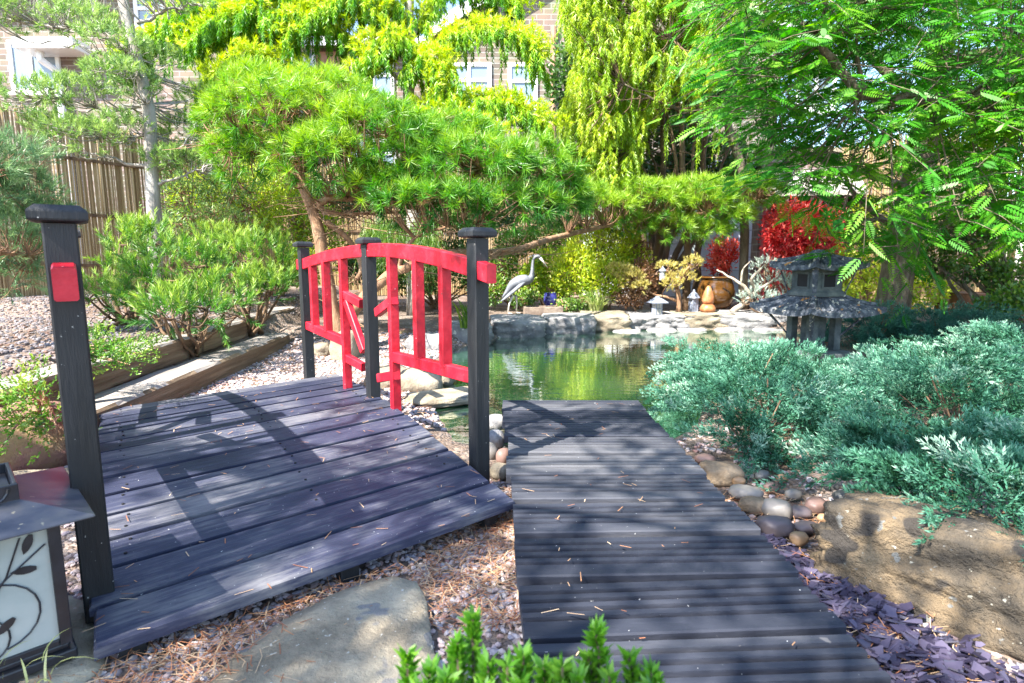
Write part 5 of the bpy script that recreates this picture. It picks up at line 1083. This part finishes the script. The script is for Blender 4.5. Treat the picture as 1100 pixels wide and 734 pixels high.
# fill behind the pine, left
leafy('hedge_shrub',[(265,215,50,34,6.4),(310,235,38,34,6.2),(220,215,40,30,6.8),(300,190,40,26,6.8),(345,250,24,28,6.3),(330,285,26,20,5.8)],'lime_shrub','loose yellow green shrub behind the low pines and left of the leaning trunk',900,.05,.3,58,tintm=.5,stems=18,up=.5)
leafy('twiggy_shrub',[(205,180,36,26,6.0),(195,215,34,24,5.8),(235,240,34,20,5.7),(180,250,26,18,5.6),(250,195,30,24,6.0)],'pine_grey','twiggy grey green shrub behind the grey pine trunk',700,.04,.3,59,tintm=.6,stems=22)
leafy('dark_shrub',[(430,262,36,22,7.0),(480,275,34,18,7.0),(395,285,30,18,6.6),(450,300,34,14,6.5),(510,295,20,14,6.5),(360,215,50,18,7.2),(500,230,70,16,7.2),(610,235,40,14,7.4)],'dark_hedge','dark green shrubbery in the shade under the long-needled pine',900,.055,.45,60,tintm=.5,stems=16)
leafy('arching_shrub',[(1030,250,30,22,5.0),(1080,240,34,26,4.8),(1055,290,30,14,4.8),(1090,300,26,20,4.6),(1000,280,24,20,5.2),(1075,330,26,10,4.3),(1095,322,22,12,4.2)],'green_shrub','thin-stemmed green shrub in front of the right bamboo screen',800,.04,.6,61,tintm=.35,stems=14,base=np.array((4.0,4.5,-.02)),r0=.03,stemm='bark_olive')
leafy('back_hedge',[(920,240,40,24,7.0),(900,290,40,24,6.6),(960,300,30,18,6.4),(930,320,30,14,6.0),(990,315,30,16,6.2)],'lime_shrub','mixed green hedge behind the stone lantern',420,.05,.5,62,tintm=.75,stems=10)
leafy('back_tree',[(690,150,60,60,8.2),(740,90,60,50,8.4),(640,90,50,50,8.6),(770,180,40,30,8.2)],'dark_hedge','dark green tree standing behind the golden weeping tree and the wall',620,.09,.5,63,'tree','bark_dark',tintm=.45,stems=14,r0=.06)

# weeping grassy shrub under the pine
def weeping_shrub():
    rng=seed(66); q=lambda px,py,dy=0:P(px,py,5.9+dy); b=q(418,335); t=plant('weeping_shrub',(b[0],b[1],-.03),'weeping thread-leaved shrub hanging behind the middle bridge post','shrub'); fo=MB(); st=MB()
    limb(st,[(b[0],b[1],-.05),q(422,290),q(425,255),q(430,240)],.03,.012,7,12); n=420
    p=np.array([q(rng.uniform(392,470),rng.uniform(232,256),rng.uniform(-.3,.3)) for _ in range(n)]); strands(fo,p,unit(rand_dirs(n,rng)*np.array((1,1,0))),rng.uniform(.2,.6,n),26,.06,.005,np.clip(rng.normal(.5,.2,n),0,1),rng,lean=.25,spread=.5)
    st.build('stems',MT['bark_brown'],t,smooth=True); fo.build('foliage',LF['green_shrub'],t)
weeping_shrub()
def strap_clump(name,px,py,Y0,n,L,w,mat,label,sd_,spread=.5):
    rng=seed(sd_); b=P(px,py,Y0); t=plant(name,b,label,'plant'); fo=MB()
    for k in range(n):
        a=rng.uniform(0,6.28); o=np.array((math.cos(a),math.sin(a),0)); l=L*rng.uniform(.6,1.1); sp=rng.uniform(.1,spread); p0=b+o*.04*rng.random()+np.array((rng.normal(0,.04),rng.normal(0,.03),0)); sd=np.array((-o[1],o[0],0))*w/2
        pts=[p0+o*l*sp*s**1.6*1.2+Zv*l*(s-.55*sp*s**2.6*1.4) for s in np.linspace(0,1,6)]; ws=[1,1,.95,.8,.5,.04]
        V=[]; 
        for pt_,ww in zip(pts,ws): V+=[pt_-sd*ww,pt_+sd*ww]
        fo.add(V,[(2*i,2*i+1,2*i+3,2*i+2) for i in range(5)],0,np.clip(rng.normal(.55,.22),0,1))
    fo.build('blades',LF[mat],t)
strap_clump('strap_leaf_plant',640,338,6.1,150,.34,.016,'strap','clump of pale strap-like leaves at the pond edge under the golden shrub',71,.75)
strap_clump('grass_tuft',18,737,.72,16,.06,.003,'strap','small dry grass tuft at the foot of the metal lantern',72,1.0)
strap_clump('iris_clump',505,352,4.7,46,.32,.02,'green_shrub','green blade-leaved plant behind the right bridge post at the pond edge',73,.7)

# cloud-pruned golden bonsai
def bonsai():
    rng=seed(75); Y0=6.1; q=lambda px,py,dy=0:P(px,py,Y0+dy); b=q(729,336); t=plant('cloud_pruned_pine',b,'small straw gold cloud-pruned pine with a pinkish trunk on the far bank','tree'); tr=MB(); fo=MB()
    ls=[limb(tr,[b,q(729,318),q(727,305),q(735,293),q(742,285)],.03,.01,8,14),limb(tr,[q(728,324),q(715,319),q(704,317),q(690,310),q(680,304)],.016,.007,7,12),limb(tr,[q(727,306),q(722,296),q(716,290)],.012,.006,6,8)]; src=np.concatenate(ls)
    for c,r in pads_px([(731,301,19,9,6.1),(744,284,10,8,6.15),(716,288,13,5,6.15),(676,300,16,11,5.95),(664,292,14,8,6.0),(688,308,9,5,5.95),(722,306,10,6,5.95)]):
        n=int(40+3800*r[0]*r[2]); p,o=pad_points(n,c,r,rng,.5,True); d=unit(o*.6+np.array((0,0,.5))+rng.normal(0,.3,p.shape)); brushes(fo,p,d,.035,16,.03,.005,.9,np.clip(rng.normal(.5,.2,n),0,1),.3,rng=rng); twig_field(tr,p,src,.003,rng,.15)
    tr.build('trunk',MT['bark_brown'],t,smooth=True); fo.build('crown',LF['gold_bonsai'],t)
bonsai()
def needle_bush(name,pads,mat,label,sd_,tw,n_,nL,w,dens,tint=.5,up=.6,cat='shrub',ang=.9,stemm='bark_dark',group=None,tipt=.3,cl=False):
    rng=seed(sd_); P_=pads_px(pads); c0=np.mean([c for c,_ in P_],0); base=np.array((c0[0],c0[1],float(ground_z(np.array(c0[0]),np.array(c0[1]))))); t=plant(name,base,label,cat,group); tr=MB(); fo=MB(); src=[]
    for c,r in P_:
        for _ in range(3):
            e=c+rng.normal(0,.3,3)*r; src.append(limb(tr,[base+rng.normal(0,.03,3)*np.array((1,1,0)),(base+e)/2+np.array((0,0,-.04))+rng.normal(0,.04,3),e],.014,.005,6,10,.003,rng))
    src=np.concatenate(src)
    for c,r in P_:
        n=int(dens*r[0]*max(r[2],r[1]*.6))+20; p,o=pad_points(n,c,r,rng,.55,True)
        if cl: nz=np.array([mnoise.noise(Vector(x*6.5)) for x in p]); p,o=p[nz>-.12],o[nz>-.12]; n=len(p)
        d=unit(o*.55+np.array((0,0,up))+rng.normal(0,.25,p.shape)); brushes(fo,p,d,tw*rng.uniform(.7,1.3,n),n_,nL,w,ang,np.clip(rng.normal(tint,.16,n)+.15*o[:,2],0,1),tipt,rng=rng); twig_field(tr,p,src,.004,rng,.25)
    tr.build('stems',MT[stemm],t,smooth=True); fo.build('foliage',LF[mat],t)
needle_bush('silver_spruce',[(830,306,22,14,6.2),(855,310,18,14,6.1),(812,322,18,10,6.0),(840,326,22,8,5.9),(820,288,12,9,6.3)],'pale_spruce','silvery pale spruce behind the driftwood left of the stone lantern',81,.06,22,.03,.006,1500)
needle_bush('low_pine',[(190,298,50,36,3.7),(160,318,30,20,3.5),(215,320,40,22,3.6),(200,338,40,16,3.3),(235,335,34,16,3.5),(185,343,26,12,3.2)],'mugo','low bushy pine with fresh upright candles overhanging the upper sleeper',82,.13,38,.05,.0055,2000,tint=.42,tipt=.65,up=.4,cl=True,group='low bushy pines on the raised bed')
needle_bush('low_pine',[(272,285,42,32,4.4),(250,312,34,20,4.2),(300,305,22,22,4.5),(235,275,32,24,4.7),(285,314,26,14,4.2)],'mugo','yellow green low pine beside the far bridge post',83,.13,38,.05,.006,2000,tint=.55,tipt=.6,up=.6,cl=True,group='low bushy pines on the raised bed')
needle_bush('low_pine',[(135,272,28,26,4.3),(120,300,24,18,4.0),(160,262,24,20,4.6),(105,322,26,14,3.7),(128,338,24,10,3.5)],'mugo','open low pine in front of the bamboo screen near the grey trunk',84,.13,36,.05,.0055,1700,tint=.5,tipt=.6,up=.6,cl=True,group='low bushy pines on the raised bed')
def flat_sprays(name,pts,mat,label,sd_,L,n,sc,base,cat='plant',dirb=(.8,-.4,0)):
    rng=seed(sd_); t=plant(name,base,label,cat); fo=MB(); st=MB(); base=np.asarray(base,float)
    for (a,b_,Y0) in pts:
        e=P(a,b_,Y0); cq=curve([base,(base+e)/2+np.array((0,0,.04)),e],8); st.tube(cq,np.linspace(.006,.002,len(cq)),5,cap=False)
        k=rng.integers(0,len(cq),n); p=cq[k]*.5+e*.5+rng.normal(0,.02,(n,3)); d=unit(unit(e-base)*.5+rng.normal(0,.55,(n,3))*np.array((1,1,.3))+np.array((0,0,.1))); plumes(fo,p,d,L*rng.uniform(.6,1.2,n),7,6,sc,sc*.42,np.clip(rng.normal(.6,.2,n),0,1),rng)
    st.build('stems',MT['bark_brown'],t); fo.build('foliage',LF[mat],t)
flat_sprays('creeping_juniper',[(112,372,2.35),(130,378,2.3),(150,372,2.5),(120,388,2.2),(140,392,2.2),(155,380,2.45),(105,365,2.5)],'mugo','creeping juniper spray lying on the sleepers behind the left bridge post',86,.09,16,.013,(-1.95,2.45,.14))
flat_sprays('yellow_conifer',[(10,422,1.9),(30,428,1.85),(45,436,1.8),(20,443,1.8),(55,452,1.75),(5,450,1.75),(40,418,1.95),(62,466,1.72),(0,482,1.6)],'mugo','yellow green low conifer sprays on the red sandstone lump',87,.1,7,.014,(-1.6,1.95,.08))
# soft-focus sprig close to the viewer
def sprig():
    rng=seed(91); base=np.array((-.03,.4,-.08)); t=plant('young_shrub',base,'small fresh green shrub with upright shoots at the bottom edge of the view','shrub'); fo=MB(); st=MB()
    tips=[(508,664,.44),(492,690,.43),(438,704,.43),(462,722,.42),(562,704,.43),(584,716,.42),(545,716,.42),(640,678,.43),(632,706,.43),(604,716,.41),(676,706,.42),(700,722,.41),(524,712,.42),(480,728,.41),(655,726,.41),(620,730,.40),(560,736,.40),(600,744,.40),(700,740,.40),(450,742,.40),(520,740,.40)]
    for (a,b_,Y0) in tips:
        e=P(a,b_,Y0); foot=base+np.array((rng.normal(0,.03),rng.normal(0,.03),0)); cq=curve([foot,foot*.4+e*.6+np.array((0,0,-.06)),e-np.array((0,0,.05)),e],16); st.tube(cq,np.linspace(.003,.0013,len(cq)),5,cap=False)
        top=cq[-9:]; n=190; k=rng.integers(0,len(top)-1,n); f=rng.random((n,1)); p=top[k]*(1-f)+top[k+1]*f; ax=unit(top[k+1]-top[k]); d=off_axis(ax,rng.uniform(.5,1.0,n),rng); leaflets(fo,p,d,off_axis(d,1.57,rng),rng.uniform(.010,.017,n),.0048,np.clip(rng.normal(.55,.2,n),0,1))
    st.build('stems',MT['bark_olive'],t); fo.build('foliage',LF['sprig'],t)
sprig()

# ================================================================== LIGHT, CAMERA
W=bpy.data.worlds.new('World'); SC.world=W; W.use_nodes=True; n=W.node_tree.nodes; bg=n['Background']; sky=n.new('ShaderNodeTexSky'); sky.sky_type='NISHITA'; sky.sun_disc=False
sv=Vector((-.604,-.629,1.0)).normalized(); el=math.asin(sv.z); az=math.atan2(sv.x,sv.y)
sky.sun_elevation=el; sky.sun_rotation=az; sky.air_density=1.0; sky.dust_density=.6; sky.ozone_density=1.2
W.node_tree.links.new(sky.outputs[0],bg.inputs[0]); bg.inputs[1].default_value=.14
sl=bpy.data.lights.new('sun','SUN'); sl.energy=5.0; sl.angle=R(.53); sl.color=(1,.94,.84); so=bpy.data.objects.new('sun',sl); COL.objects.link(so); so.rotation_euler=(-sv).to_track_quat('-Z','Y').to_euler()
cd=bpy.data.cameras.new('camera'); co=bpy.data.objects.new('camera',cd); COL.objects.link(co); co.location=(0,0,H); co.rotation_euler=(math.pi/2-TH,0,0)
cd.sensor_width=36; cd.lens=F/1100*36; cd.clip_start=.02; cd.clip_end=500; cd.dof.use_dof=True; cd.dof.focus_distance=2.2; cd.dof.aperture_fstop=8.0
SC.camera=co
SC.view_settings.view_transform='Standard'; SC.view_settings.look='None'; SC.view_settings.gamma=1; SC.view_settings.use_curve_mapping=False; SC.view_settings.exposure=2.02
cy=SC.cycles; cy.max_bounces=6; cy.diffuse_bounces=3; cy.glossy_bounces=3; cy.transmission_bounces=3; cy.transparent_max_bounces=4; cy.use_denoising=True; cy.denoising_prefilter='NONE'; cy.sample_clamp_indirect=4; cy.caustics_reflective=False; cy.caustics_refractive=False; cy.use_adaptive_sampling=True; cy.adaptive_threshold=.006
